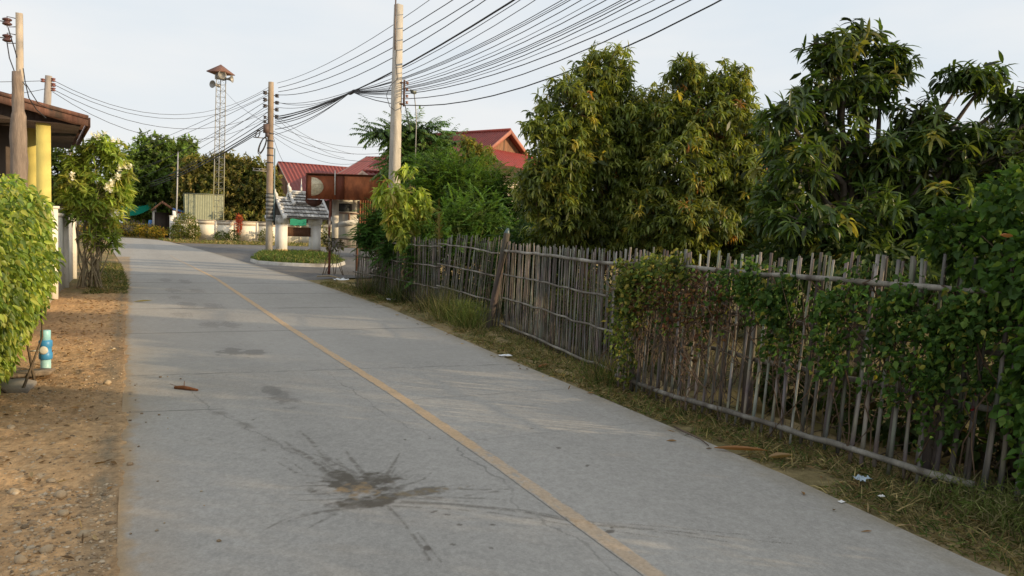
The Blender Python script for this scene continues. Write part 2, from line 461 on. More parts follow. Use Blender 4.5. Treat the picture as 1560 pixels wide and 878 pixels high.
def road_col(X, Y, U):
    c = const((.34, .325, .298), X)
    big = fbm(X * .7, Y * .35, 21); mid = fbm(X * 3.1, Y * 2.2, 22); fine = fbm(X * 24, Y * 24, 23, 3)
    c *= (1 + .15 * (big - .5) + .10 * (mid - .5) + (.22 * (fine - .5) + .2 * (vnoise(X * 70, Y * 45, 24) - .5) * (Y < 9)))[..., None]
    slab = np.sin(np.floor((Y - 12.45) / 3.5) * 12.9 + np.floor(X / 2.33) * 78.2) * .5
    c *= (1 + .035 * slab)[..., None]
    # longitudinal wheel wear
    wear = np.exp(-((X - 1.25) / .35) ** 2) + np.exp(-((X - 3.2) / .5) ** 2) * .6
    c *= (1 - .07 * wear * (.5 + big))[..., None]
    # dusty edge blown in from the left verge, plus a painted sun streak
    dust_sun = np.clip(1.15 - (X + .05) / (.14 + .36 * fbm(Y * .6, X * 0 + 3, 41)), 0, 1) * (.35 + .9 * fbm(X * 5, Y * 3, 42)) * np.where(Y < 11, 1, .5)
    dust_sun = np.maximum(dust_sun, .5 * np.exp(-((Y - 8.2) / .7) ** 2) * np.clip(1.2 - X / 2.4, 0, 1) * fbm(X * 3, Y * 3, 43))
    c = mix(c, (.33, .27, .20), dust_sun * .5)
    edge = np.clip(1.25 - (X + .06) / (.01 + .16 * fbm(X * 3 + 5, Y * 2.2, 45) ** 2 + .12 * fbm(X * 16, Y * 14, 46) ** 2), 0, 1) * (Y < 40)
    c = mix(c, np.array((.33, .225, .115)) * (.75 + .5 * fbm(X * 25, Y * 25, 47, 3))[..., None], edge * .75)
    dr = np.clip(1 - (np.interp(Y, [p[0] for p in XR], [p[1] for p in XR]) - X) / .28, 0, 1)
    c = mix(c, (.25, .21, .14), dr * fbm(X * 8, Y * 5, 44) * 1.0)
    # slab joints and cracks
    for y0, sl, a, x0, x1 in ((12.45, -.04, .5, -1, 6), (9.0, -.1, .38, -1, 6), (7.25, -.12, .55, -1, .75), (7.0, 0, .28, 2.4, 6), (16, -.05, .4, -1, 6), (19.5, -.05, .4, -1, 6), (23, -.05, .4, -1, 6), (26.5, 0, .4, -1, 6), (5.4, .02, .14, 2.4, 6)):
        yy = y0 + sl * X + .05 * (fbm(X * 2, X * 0, int(y0 * 9)) - .5)
        w = .012 + .004 * max(0, y0 - 8)
        g = np.clip(1.4 - np.abs(Y - yy) / w, 0, 1) * (X > x0) * (X < x1) * (.35 + fbm(X * 4, Y, 61))
        c = mix(c, (.12, .115, .105), g * a * 1.7)
    for i, pts in enumerate(CRACKS):
        g = seg(X, Y, pts, .007, .006, 71 + i, .05) * np.clip(fbm(X * 3, Y * 3, 75 + i) * 2.2 - .35, 0, 1)
        c = mix(c, (.11, .105, .095), g * .55)
    g = seg(X, Y, CRACKS[0][2:], .05, .04, 79, .05) * np.clip(fbm(X * 7, Y * 7, 78) * 2.5 - .9, 0, 1)
    c = mix(c, (.17, .155, .135), g * .7)
    near = np.nonzero((Y > 2) & (Y < 27))
    c[near] = road_marks(X[near], Y[near], c[near])
    return c
def road_marks(X, Y, c):
    # tyre marks, mud prints
    for i, (x, y, rx, ry) in enumerate(PATCH):
        tread = .65 + .35 * np.sin((X * .8 + Y * .5) * 150)
        c = mix(c, (.17, .16, .145), blob(X, Y, x, y, rx * 1.15, ry, 90 + i, .9) * .8 * tread * (1.25 if y < 11 else .75))
    # the big dried splash
    stain = np.zeros_like(X)
    sg = np.random.default_rng(5)
    for i, (pts, w0, w1) in enumerate(STREAKS):
        for q in range(2):
            o = sg.normal(0, w0 * .9, 2) * (q > 0); e = sg.normal(0, .05, 2) * (q > 0); m_ = len(pts) - 1
            pp = [(x + o[0] + e[0] * j / m_, y + o[1] + e[1] * j / m_) for j, (x, y) in enumerate(pts)]
            if q and len(pp) > 2: pp = pp[:-1] if sg.random() < .5 else pp
            k = seg(X, Y, pp, w0 * (.75 if q == 0 else .4), max(.0045, w1 * .6), 101 + i * 3 + q, .012) * np.clip(fbm(X * 26, Y * 26, 131 + i + q) * 3.2 - .95, 0, 1)
            stain = np.maximum(stain, k * (1 if q == 0 else .85))
    core = np.maximum(blob(X, Y, 1.3, 4.68, .25, .23, 151, 1.0), blob(X, Y, 1.36, 4.42, .22, .1, 152, 1.0))
    core = np.maximum(core, blob(X, Y, 1.64, 4.45, .27, .07, 153, 1.1) * .75); core = np.maximum(core, blob(X, Y, 1.25, 4.93, .08, .2, 154, .7))
    # radial spray
    ang = np.arctan2(Y - 4.6, X - 1.33); rad = np.hypot(X - 1.33, Y - 4.6)
    spray = np.clip(vnoise(ang * 26, rad * 2.2, 161) * 2.6 - 1.5, 0, 1) * np.clip(1.5 - rad / .5, 0, 1) * np.clip(fbm(X * 30, Y * 30, 162) * 3.4 - 1.1, 0, 1)
    stain = np.maximum(stain, spray * .5)
    c = mix(c, (.095, .082, .064), np.maximum(stain * .6, core * np.clip(.42 + 1.0 * fbm(X * 20, Y * 20, 163, 3), 0, .95)))
    mud = blob(X, Y, 1.29, 4.64, .17, .13, 171, 1.2) * np.clip(fbm(X * 24, Y * 24, 172, 3) * 3.4 - 1.2, 0, 1)
    c = mix(c, (.27, .19, .105), mud * .95)
    c = mix(c, (.20, .15, .08), blob(X, Y, 1.62, 4.45, .22, .05, 173, 1.2) * np.clip(fbm(X * 22, Y * 22, 174, 3) * 3 - 1.1, 0, 1) * .7)
    for i, (x, y) in enumerate(SPECKS):
        c = mix(c, (.09, .075, .06), blob(X, Y, x, y, .016 + .007 * (i % 3), .011 + .006 * (i % 2), 181 + i, .9, i * .7) * .75)
    sp = np.clip(vnoise(X * 9, Y * 7, 191) - .955, 0, 1) * 22 * np.clip(fbm(X, Y, 192) * 2 - .7, 0, 1) * (Y < 14)
    c = mix(c, (.12, .105, .085), sp * .7)
    return c
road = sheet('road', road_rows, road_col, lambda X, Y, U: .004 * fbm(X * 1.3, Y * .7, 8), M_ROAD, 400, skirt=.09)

# worn yellow centre line
LINE = [(-8, 2.26), (2.9, 2.31), (4.7, 2.37), (7.3, 2.40), (12.7, 2.34), (24.7, 2.36), (32, 2.14), (40, 1.85)]
lrows = [(lerp_pts(y, LINE) - .06, y, lerp_pts(y, LINE) + .06, y) for y in ysteps([(-8, 2.3, .3), (2.3, 8, .025), (8, 20, .07), (20, 44, .2)])]
def line_col(X, Y, U):
    n = fbm(X * 30, Y * 18, 201); b = fbm(X * 1, Y * 1.1, 202)
    e = np.abs(U - .5) * 2 + (fbm(X * 20, Y * 14, 203) - .5) * .7
    keep = np.clip((n + .45 * b - .40) * 5, .12, 1) * np.clip((1.02 - e) * 4, 0, 1) * np.clip((44 - Y) / 16, 0, 1)
    keep *= np.where(Y < 5.2, .6, .9)
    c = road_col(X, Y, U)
    return mix(c, (.55, .365, .19), keep * .82)
sheet('road_marking', lrows, line_col, lambda X, Y, U: .004 * fbm(X * 1.3, Y * .7, 8) + .004, M_LINE, 13)

# asphalt side road
def asph_col(X, Y, U):
    c = const((.15, .145, .14), X)
    c *= (1 + .5 * (fbm(X * .4, Y * .4, 211) - .5) + .4 * (fbm(X * 4, Y * 4, 212) - .5))[..., None]
    return mix(c, (.30, .25, .18), np.clip(fbm(X * .9, Y * .9, 213) * 3 - 1.75, 0, 1) * .5)
arows = [(lerp_pts(y, XR) - .15, y, xr, y) for y, xr in ((24.4, 5.2), (25.5, 6.2), (26.5, 9), (28, 11), (34, 11.5), (45, 12.5), (49, 14), (50.5, 45), (55, 45), (58, 45), (66.2, 45), (67.2, 30), (68.3, 16), (68.9, 9.5), (69.3, 6.5), (70, 4))]
ar2 = []
for p, q in zip(arows[:-1], arows[1:]):
    for t in np.linspace(0, 1, 5)[:-1]: ar2.append(tuple(p[i] * (1 - t) + q[i] * t for i in range(4)))
sheet('side_road', ar2 + [arows[-1]], asph_col, lambda X, Y, U: -.012, M_ASPH, 90)

# left dirt verge
def verge_col(X, Y, U):
    n = fbm(X * 1.4, Y * 1.1, 221); n2 = fbm(X * 9, Y * 9, 222); n3 = fbm(X * 40, Y * 40, 223, 2)
    c = mix((.43, .275, .14), (.29, .185, .10), (n - .33) * 2.2)
    c *= (.5 + .55 * n2 + .6 * n3)[..., None]
    c = mix(c, (.42, .36, .26), np.clip(vnoise(X * 28, Y * 24, 229) - .86, 0, 1) * 6)
    c = mix(c, (.13, .10, .07), np.clip(vnoise(X * 22 + 5, Y * 19, 230) - .9, 0, 1) * 4)
    c = mix(c, (.17, .15, .11), np.clip(1 - np.abs(X + .16 + .1 * (n - .5)) / .16, 0, 1) * fbm(X * 7, Y * 3, 224) * 1.1)
    gr = np.clip((Y - 18.5) / 2, 0, 1) * np.clip(fbm(X * 2, Y * 1.2, 225) * 3 - .7, 0, 1)
    c = mix(c, (.15, .14, .055), gr * .8)
    return c
vrows = [(lerp_pts(y, XL) - 3.2, y, lerp_pts(y, XL) + .16, y) for y in ysteps([(-8, 2.5, .4), (2.5, 11, .035), (11, 22, .12), (22, 60, .8)])] + [(-8, 70, -1.4, 71), (-9, 76, -1.9, 77), (-14, 80, -3.2, 80.6), (-30, 82, -5.5, 83.6)]
def verge_z(X, Y, U):
    xl = np.interp(Y, [p[0] for p in XL], [p[1] for p in XL]); o = xl - X
    e = np.clip((o + .1) / .3, 0, 1)
    n = fbm(X * 2.2, Y * 2.2, 226)
    z = .002 + .2 * np.minimum(o + .0, 0) + .034 * (fbm(X * 4 + 7, Y * 2.6, 228) - .5) + .014 * (fbm(X * 14, Y * 12, 229) - .5)
    return z + .05 * e * (n - .4) + .035 * e * (fbm(X * 11, Y * 11, 227) - .5) + .012 * e * (fbm(X * 34, Y * 34, 230, 2) - .5) + .02 * np.clip(o - .5, 0, 1) - .035 * np.clip((Y - 30) / 20, 0, 1)
def gz(x, y):
    return float(verge_z(np.array([[x]], float), np.array([[y]], float), None)[0, 0])
sheet('dirt_verge', vrows, verge_col, verge_z, M_SOIL, 190)

# right grassy verge
FX = [(-9, 5.3), (3.05, 4.97), (6.8, 4.80), (7.3, 5.12), (11.75, 5.8), (15.5, 5.8), (18.2, 5.8), (20.6, 5.5), (24, 5.3)]
def rverge_col(X, Y, U):
    n = fbm(X * 2.2, Y * 1.6, 231); n2 = fbm(X * 14, Y * 14, 232)
    c = mix((.27, .21, .11), (.13, .12, .05), (n - .42) * 3)
    return c * (.6 + .75 * n2)[..., None]
rrows = [(lerp_pts(y, XR) - .04, y, lerp_pts(y, FX) + .6, y) for y in ysteps([(-8, 2.2, .4), (2.2, 10, .06), (10, 24.5, .15)])]
def rv_z(X, Y, U):
    return -.02 + .06 * U * fbm(X * 3, Y * 3, 233) + .025 * (fbm(X * 12, Y * 12, 234) - .5) * np.clip(U * 6, 0, 1)
sheet('grass_verge', rrows, rverge_col, rv_z, M_SOIL, 40)

# far verge in front of the white wall
def fverge_col(X, Y, U):
    c = mix((.30, .20, .085), (.16, .15, .05), fbm(X * .5, Y * .8, 241) * 2.4 - .7)
    return c * (.7 + .6 * fbm(X * 3, Y * 3, 242))[..., None]
sheet('far_verge', [(2.35, 79.3, 3.3, 83), (3.1, 73, 5.5, 82.8), (3.6, 69.4, 8, 82.2), (6.4, 69.2, 11, 81.5), (9.4, 68.7, 14, 81), (16, 68.1, 20, 79.8), (30, 67, 34, 77.8), (46, 66, 48, 75.8)], fverge_col, lambda X, Y, U: .03 * U, M_SOIL, 30)

# ------------------------------------------------------------------ grass (stuff)
def grass(name, pts, Lr, W, palette, weights, label, rng=RNG, lean=.8, droop=.9):
    n = len(pts)
    d = nrm(np.stack([rng.normal(0, lean, n), rng.normal(0, lean, n), np.ones(n)], 1))
    lv = Leaves()
    lv.add(pts, d, rng.uniform(*Lr, n), W * rng.uniform(.6, 1.4, n), droop * rng.uniform(.3, 1.5, n), tones(n, palette, weights, rng, .25), segs=3, prof=(.8, 1, .7, .1), across=2, roll=1.2, rng=rng)
    o = lv.build(name, M_DRY)
    o['label'] = label
    return tag(o, kind='stuff')

def scatter_verge(n, y0, y1, rng=RNG, umin=.12, umax=1., pw=1.):
    y = y0 + (y1 - y0) * rng.random(n) ** pw
    xr = np.interp(y, [p[0] for p in XR], [p[1] for p in XR]); fx = np.interp(y, [p[0] for p in FX], [p[1] for p in FX])
    u = umin + (umax - umin) * rng.random(n) ** .8
    x = xr + (fx + .3 - xr) * u
    keep = fbm(x * 2.5, y * 1.8, 251) + .4 * u + .25 * (y < 3.6) > .5
    return np.stack([x[keep], y[keep], np.full(keep.sum(), -.01)], 1)
GREEN = [(.10, .13, .035), (.06, .09, .025), (.27, .22, .10), (.17, .13, .06)]
grass('verge_grass', np.concatenate([scatter_verge(26000, 2.0, 12.0, pw=1.2, umin=.03), scatter_verge(11000, 12, 23.5)]), (.035, .15), .007, GREEN, (2.4, 2, 4, 2.2), 'short cut grass and dry straw along the foot of the bamboo fence', lean=1.1)
p = RNG.random((5000, 2)); x = -.9 + p[:, 0] * .85; y = 19.3 + p[:, 1] ** 1.2 * 14
grass('roadside_grass', np.stack([x - np.clip((y - 24) * .03, 0, 1), y, np.full(5000, .0)], 1), (.05, .16), .014, GREEN, (3, 2, 3, 1), 'short grass at the left road edge in front of the flowering shrub')
p = RNG.random((7000, 2)); x = 2.6 + p[:, 0] * 28; y = np.interp(x, [2.6, 4, 6.4, 16, 32], [77, 71, 69.4, 68.2, 67]) + p[:, 1] * np.interp(x, [2.6, 4, 6.4], [5, 10, 11])
grass('far_grass', np.stack([x, y, np.full(7000, .01)], 1), (.1, .35), .06, GREEN, (2, 1, 3, 1), 'sunlit dry grass strip below the far white wall')
# dry grass behind fence
p = RNG.random((14000, 2)); x = 6 + p[:, 0] * 11; y = -1 + p[:, 1] * 19
grass('dry_grass', np.stack([x, y, np.full(14000, -.04)], 1), (.06, .22), .012, [(.36, .26, .10), (.25, .18, .07), (.12, .13, .04)], (4, 2, 1.3), 'straw coloured dry grass on the plot behind the bamboo fence', lean=1.2)

# dry weeds at the foot of the far fence panel (individual clumps)
def weed(x, y, h, n, label, pal=((.17, .17, .06), (.10, .13, .035), (.27, .23, .11)), w=.007, spread=.35, name='weed_clump', fine=False):
    rng = np.random.default_rng(int(x * 100 + y * 1000) % 99991)
    t = thing(name, (x, y, 0), label, 'weeds')
    lv = Leaves(); st = MB()
    d = nrm(np.stack([rng.normal(0, spread, n), rng.normal(0, spread, n), np.ones(n)], 1))
    b = np.stack([x + rng.normal(0, .13, n), y + rng.normal(0, .2, n), np.zeros(n)], 1)
    lv.add(b, d, h * rng.uniform(.5, 1.1, n), w * rng.uniform(.7, 1.3, n), .7 * rng.uniform(.1, 1.6, n), tones(n, pal, (2, 2, 2), rng, .25), segs=3, prof=(.9, 1, .6, .1), across=2, roll=1.5, rng=rng)
    if fine:
        for k in range(4):
            m = n
            i = rng.integers(0, n, m); tt = rng.uniform(.25, 1, m)
            bb = b[i] + d[i] * (h * tt * .8)[:, None]
            lv.add(bb, sphere_dirs(m, rng) + [0, 0, .5], rng.uniform(.04, .09, m), .006, .3, tones(m, pal, (2, 2, 1), rng), segs=1, prof=(1, .3), across=2, roll=1.5, rng=rng)
    lv.build('blade', M_DRY, t)
    return t
weed(5.35, 13.4, .75, 420, 'tall pale dry grass clump before the fence, left of the big leaning post')
weed(5.3, 12.2, .6, 380, 'feathery green weed at the foot of the fence beside the leaning post', ((.12, .17, .045), (.09, .13, .03), (.2, .2, .07)), .006, .3, fine=True)
weed(5.55, 14.9, .7, 240, 'dark ragged weeds against the fence left of the pale grass clump', ((.07, .09, .03), (.05, .06, .02), (.14, .11, .06)))
weed(5.55, 16.9, .75, 260, 'dark green weeds at the foot of the far fence below the yellowish sapling', ((.05, .08, .022), (.04, .06, .02), (.10, .10, .04)))
weed(5.4, 19.0, .65, 240, 'overgrown weeds at the far corner of the bamboo fence', ((.06, .09, .022), (.05, .06, .02), (.16, .13, .07)))
weed(4.88, 7.15, .45, 220, 'low green weed where two bamboo fence panels meet', ((.07, .10, .025), (.05, .07, .02), (.14, .12, .06)))
weed(4.75, 2.7, .3, 260, 'pale flowering weed at the right end of the bottom bamboo rail', ((.16, .18, .06), (.09, .13, .03), (.22, .2, .1)), .006, .5, fine=True)

# grass island
def island_outline(k=1.):
    P = [(5.79, 41.18), (5.0, 37.2), (4.98, 34.9), (5.81, 33.4), (7.0, 32.6), (8.1, 32.8), (9.1, 35.5), (9.9, 40), (10.9, 45.5), (10.6, 48.6), (9.2, 49.8), (7.4, 48.6), (6.5, 45.5)]
    cx, cy = 8.0, 41.5
    return [(cx + (a - cx) * k, cy + (b - cy) * k) for a, b in P]
mb = MB()
o1, o2, o3, o4 = island_outline(1.0), island_outline(.985), island_outline(.955), island_outline(.5)
n = len(o1)
V = [(a, b, -.05) for a, b in o1] + [(a, b, .11) for a, b in o2] + [(a, b, .12) for a, b in o3]
mb.add(V, [(j * n + i, j * n + (i + 1) % n, (j + 1) * n + (i + 1) % n, (j + 1) * n + i) for j in range(2) for i in range(n)], (.42, .40, .36))
tag(mb.build('kerb', M_CONC), kind='structure')
mb = MB()
V = [(a, b, .112) for a, b in o3] + [(a, b, .2) for a, b in o4] + [(8, 41.5, .22)]
mb.add(V, [(i, (i + 1) % n, n + (i + 1) % n, n + i) for i in range(n)] + [(n + i, n + (i + 1) % n, 2 * n) for i in range(n)], (.14, .13, .05))
tag(mb.build('traffic_island', M_SOIL, smooth=True), kind='structure')
a = RNG.random(9000) * 2 * math.pi; idx = a / (2 * math.pi) * n; i0 = idx.astype(int); fr = idx - i0
O = np.array(o3); pp = O[i0 % n] * (1 - fr)[:, None] + O[(i0 + 1) % n] * fr[:, None]
rr = np.sqrt(RNG.random(9000))[:, None]
pp = np.array([8, 41.5]) + (pp - np.array([8, 41.5])) * rr
keep = ~((pp[:, 1] < 36) & (pp[:, 0] > 7.2) & (RNG.random(9000) < .75))
grass('island_grass', np.concatenate([pp[keep], .12 + .09 * (1 - rr[keep])], 1), (.1, .32), .03, [(.06, .10, .025), (.09, .13, .03), (.2, .18, .07)], (4, 3, 1.2), 'dark green grass covering the small traffic island')

# ------------------------------------------------------------------ gravel, stones, litter
def rock(mb, c, r, col, rng, flat=.6):
    base = [(-1, -1, -1), (1, -1, -1), (1, 1, -1), (-1, 1, -1), (-1, -1, 1), (1, -1, 1), (1, 1, 1), (-1, 1, 1)]
    # jittered subdivided cube pushed to a rough sphere
    V = {}; F = []
    def vid(p):
        k = tuple(round(q, 3) for q in p)
        if k not in V: V[k] = len(V)
        return V[k]
    for ax in range(3):
        for sg in (-1, 1):
            for i in (-1, 0):
                for j in (-1, 0):
                    q = []
                    for di, dj in ((0, 0), (1, 0), (1, 1), (0, 1)):
                        p = [0, 0, 0]; p[ax] = sg; p[(ax + 1) % 3] = i + di; p[(ax + 2) % 3] = j + dj
                        q.append(vid(p))
                    F.append(tuple(q if sg > 0 else q[::-1]))
    P = np.array(list(V.keys()), float)
    P = nrm(P) * (1 + rng.normal(0, .13, (len(P), 1))) * np.array([r * rng.uniform(.8, 1.3), r * rng.uniform(.7, 1.1), r * flat * rng.uniform(.7, 1.2)])
    a = rng.uniform(0, 6.28); ca, sa = math.cos(a), math.sin(a)
    P = P @ np.array([[ca, sa, 0], [-sa, ca, 0], [0, 0, 1]]) + np.array(c)
    mb.add(P, F, col)
rng = np.random.default_rng(3)
mb = MB()
for i in range(3600):
    y = 3.3 + rng.random() ** 1.8 * 9; x = -.05 - rng.random() ** .8 * 1.0
    if rng.random() < .3: x = -.08 - rng.random() * .5; y = 3.3 + rng.random() * 2.0
    if i < 30: x = rng.random() ** 2 * .5; y = 4 + rng.random() * 5
    k = rng.uniform(.7, 1.3); base = [(.34, .25, .155), (.38, .31, .22), (.22, .16, .1)][rng.integers(0, 3)]
    r_ = rng.lognormal(-4.95, .5)
    rock(mb, (x, y, gz(x, y) if x < -.02 else .006), min(r_, .024), tuple(b * k for b in base), rng)
tag(mb.build('gravel', M_STONE), kind='stuff')['label'] = 'small pebbles scattered over the brown dirt verge'
BIG = [(-.37, 5.13, .06, 'pale angular stone, the largest on the dirt verge'), (-.44, 5.42, .035, 'small stone just behind the largest pale stone on the verge'), (-.33, 4.78, .035, 'round tan stone in front of the largest pale stone'),
    (-.21, 4.42, .04, 'tan stone near the road edge at the bottom of the dirt verge'), (-.37, 4.28, .045, 'flat light stone among the pebbles at the lower left corner'), (-.47, 4.2, .04, 'yellowish stone at the very bottom left of the verge'),
    (-.62, 5.28, .04, 'whitish stone at the left edge of the picture on the dirt'), (-.82, 6.85, .045, 'stone lying in the dirt below the hedge end'), (-.2, 8.5, .05, 'stone half buried in dirt at the road edge near the pipe')]
for x, y, r_, lab in BIG:
    mb = MB(); rock(mb, (x, y, gz(x, y) + r_ * .2), r_ * .8, (.36, .28, .185), rng, .75)
    tag(mb.build('stone', M_STONE, loc=(x, y, gz(x, y))), lab, 'stone', 'larger stones on the dirt verge')

# dry leaves
lv = Leaves(); n = 900
y = np.concatenate([3.3 + rng.random(450) ** .7 * 15, 2.4 + rng.random(450) * 18])
x = np.concatenate([-.1 - rng.random(450) * 1.0, np.zeros(450)])
zl = np.concatenate([verge_z(x[:450][None], y[:450][None], None)[0] + .012, np.full(450, .012)])
x[450:] = np.interp(y[450:], [p[0] for p in XR], [p[1] for p in XR]) + rng.normal(.25, .22, 450)
d = np.stack([rng.normal(size=n), rng.normal(size=n), rng.uniform(-.05, .25, n)], 1)
lv.add(np.stack([x, y, zl], 1), d, rng.uniform(.03, .085, n), rng.uniform(.01, .026, n), .1, tones(n, [(.25, .15, .07), (.38, .28, .15), (.14, .09, .05)], (3, 2, 2), rng), segs=3, fold=.4, roll=.4, rng=rng)
tag(lv.build('leaf_litter', M_DRY), kind='stuff')['label'] = 'dry brown leaves strewn along both road edges'

def single_leaf(name, x, y, ang, L, W, col, label, z=.02, cat='leaf', droop=.1):
    lv = Leaves()
    b = np.array([[x, y, z]]); d = np.array([[math.cos(ang), math.sin(ang), .12]])
    lv.add(b, d, L, W, droop, np.array([col]), segs=5, prof=(.2, .7, 1, .9, .6, .1), fold=.5, roll=.1, rng=np.random.default_rng(1))
    return tag(lv.build(name, M_DRY, loc=(x, y, 0)), label, cat)
single_leaf('dry_leaf', 4.15, 4.55, -.75, .4, .06, (.33, .17, .08), 'long orange brown dry leaf sheath at the right road edge')
single_leaf('dry_leaf', 4.38, 4.2, -.3, .2, .07, (.36, .24, .13), 'curled tan dry leaf just right of the orange brown sheath')
single_leaf('dry_leaf', 4.55, 8.2, .5, .22, .05, (.28, .13, .07), 'rusty brown dry leaf on the verge below the middle fence panel')
single_leaf('fallen_leaf', .08, 17.3, .1, .34, .06, (.5, .42, .2), 'pale yellow leaf on the road near the left edge')
mb = MB(); mb.tube([(.40, 8.18, .014), (.47, 8.12, .022), (.53, 8.06, .018), (.60, 8.0, .012)], [.014, .02, .018, .01], 7, (.22, .09, .04))
mb.tube([(.48, 8.11, .02), (.49, 8.2, .07)], [.005, .003], 4, (.2, .1, .05)); mb.tube([(.45, 8.13, .02), (.36, 8.25, .04)], [.004, .002], 4, (.2, .1, .05))
tag(mb.build('dead_twig', M_BARK, loc=(.5, 8.1, 0), smooth=True), 'short reddish brown dead twig lying on the left road lane', 'twig')
mb = MB(); mb.tube([(4.27, 5.2, .02), (4.22, 5.0, .03), (4.22, 4.8, .02), (4.17, 4.64, .012)], [.007, .009, .007, .004], 5, (.12, .09, .07))
tag(mb.build('dead_twig', M_BARK, loc=(4.2, 4.9, 0), smooth=True), 'dark thin stick at the right road edge', 'twig')
mb = MB(); mb.tube([(5.6, 25.6, .04), (5.9, 25.1, .09), (6.1, 24.5, .06)], [.02, .025, .015], 6, (.35, .28, .18))
tag(mb.build('dead_twig', M_BARK, loc=(5.9, 25.1, 0), smooth=True), 'pale fallen branch near the far fence corner', 'twig')
def wrapper(x, y, s_, col, label, seed, z=.01, flat=.35, n=7):
    rg = np.random.default_rng(seed); V = []; F = []
    for j in range(n):
        for i in range(n):
            V.append((x + (i / (n - 1) - .5) * s_ * 1.3 + rg.normal(0, s_ * .05), y + (j / (n - 1) - .5) * s_ + rg.normal(0, s_ * .05), z + abs(rg.normal(0, s_ * flat * .22))))
    for j in range(n - 1):
        for i in range(n - 1): F.append((j * n + i, j * n + i + 1, (j + 1) * n + i + 1, (j + 1) * n + i))
    mb = MB(); mb.add(V, F, col)
    return tag(mb.build('litter', M_PAINT, loc=(x, y, 0)), label, 'litter', 'scraps of litter along the right verge')
wrapper(4.55, 9.15, .13, (.75, .76, .78), 'flat white wrapper at the road edge below the middle fence panel', 1, .015, .2)
wrapper(6.0, 24.0, .34, (.75, .76, .76), 'crumpled white plastic bag by the far fence corner', 2, .02, .5)
wrapper(5.5, 17.1, .2, (.8, .8, .8), 'small white plastic scrap on grass below the far fence', 3, .03, .5)
wrapper(4.55, 3.5, .08, (.45, .55, .63), 'bluish clear plastic scrap in the grass near the right end of the fence', 4, .04, .6)
wrapper(4.1, 3.3, .035, (.8, .8, .78), 'tiny white paper scrap on the road edge, near the right', 5, .008, .3)
wrapper(4.42, 3.25, .035, (.78, .78, .76), 'small white scrap in the grass edge right of the tiny paper scrap', 6, .02, .4)

# ------------------------------------------------------------------ bamboo fence
def bam(rng, k=1.):
    c = np.array([(.195, .184, .158), (.16, .148, .126), (.245, .232, .202), (.125, .112, .093)][rng.integers(0, 4)]) * rng.uniform(.8, 1.15) * k
    return tuple(c)
def picket(t, x, y, z0, z1, r, lx, ly, rng, k=1.):
    mb = MB(); n = 11; j0 = int(rng.integers(0, 3))
    path = []; rad = []; cols = []
    bx, by = rng.normal(0, .006, 2); c = bam(rng, k)
    for i in range(n):
        f = i / (n - 1)
        path.append((x + lx * f + bx * math.sin(f * 3.1), y + ly * f + by * math.sin(f * 3.1), z0 + (z1 - z0) * f))
        nd = (i + j0) % 3 == 0; rad.append(r * (1.0 - .12 * f) * rng.uniform(.93, 1.04) * (1.12 if nd else 1))
        cols.append(tuple(q * (1 + .25 * (f - .5)) * rng.uniform(.85, 1.12) * (.62 if nd else 1.08) for q in c))
    mb.tube(path, rad, 6, cols, flat=.62)
    mb.build('picket', M_BAMBOO, t)
def rail(t, pts, r, k=1.2, rng=RNG):
    mb = MB(); path = []; rad = []; cols = []
    P = [Vector(p) for p in pts]
    for a, b in zip(P[:-1], P[1:]):
        m = max(2, int((b - a).length / .22))
        for i in range(m):
            f = i / m; q = a.lerp(b, f); q.z += random.gauss(0, .006); path.append(q)
            rad.append(r * (1.14 if i % 2 else .97)); c = bam(rng, k); cols.append(c)
    path.append(P[-1]); rad.append(r); cols.append(cols[-1])
    mb.tube(path, rad, 8, cols)
    return mb.build('rail', M_BAMBOO, t, smooth=True)
def post(t, x, y, z0, z1, r, lx=0, ly=0, k=.8, name='post'):
    mb = MB(); path = []; rad = []; cols = []
    for i in range(8):
        f = i / 7; path.append((x + lx * f + random.gauss(0, r * .08), y + ly * f, z0 + (z1 - z0) * f)); rad.append(r * random.uniform(.9, 1.1) * (1.05 - .15 * f))
        cols.append(tuple(q * k * random.uniform(.85, 1.1) for q in (.17, .14, .12)))
    mb.tube(path, rad, 9, cols)
    return mb.build(name, M_WOOD, t, smooth=True)
def fx(y): return lerp_pts(y, FX)

rng = np.random.default_rng(21)
near = thing('bamboo_fence', (4.9, 4, 0), 'nearest bamboo fence panel of widely spaced pickets, hung with creepers, at right', 'fence', 'weathered bamboo fence panels along the road')
y = 6.9; i = 0
while y > 1.45:
    x = fx(y) + (.035 if i % 2 else -.03)
    if i % 2: z0, z1 = rng.uniform(.0, .12), 1.52 + rng.uniform(-.035, .03) + (.04 if y < 4.5 else 0)
    else: z0, z1 = rng.uniform(-.02, .06), 1.555 + rng.uniform(-.03, .03) + (.04 if y < 4.5 else 0)
    picket(near, x, y, z0, z1, rng.uniform(.012, .0195), rng.normal(.015, .014), rng.normal(-.085, .028), rng, (1.25 if y > 3.3 else .85) * rng.uniform(.7, 1.2))  # right end pickets coloured darker to offset the sun on them
    y -= rng.uniform(.044, .066); i += 1
rail(near, [(fx(y_) - .055, y_, z_) for y_, z_ in ((6.9, .14), (5.8, .12), (4.7, .13), (3.6, .12), (2.95, .13))], .024, 1.0, rng)
rail(near, [(fx(y_) - .05, y_, z_) for y_, z_ in ((6.85, 1.39), (5.7, 1.40), (4.6, 1.385), (3.6, 1.395), (2.7, 1.39), (1.4, 1.39))], .02, 1.25, rng)
rail(near, [(fx(y_) + .08, y_, z_) for y_, z_ in ((6.85, 1.02), (4.6, 1.0), (2.8, .99), (1.4, .99))], .018, .75, rng)
rail(near, [(fx(y_) + .08, y_, z_) for y_, z_ in ((6.85, .64), (4.6, .63), (2.8, .61), (1.4, .6))], .02, .8, rng)
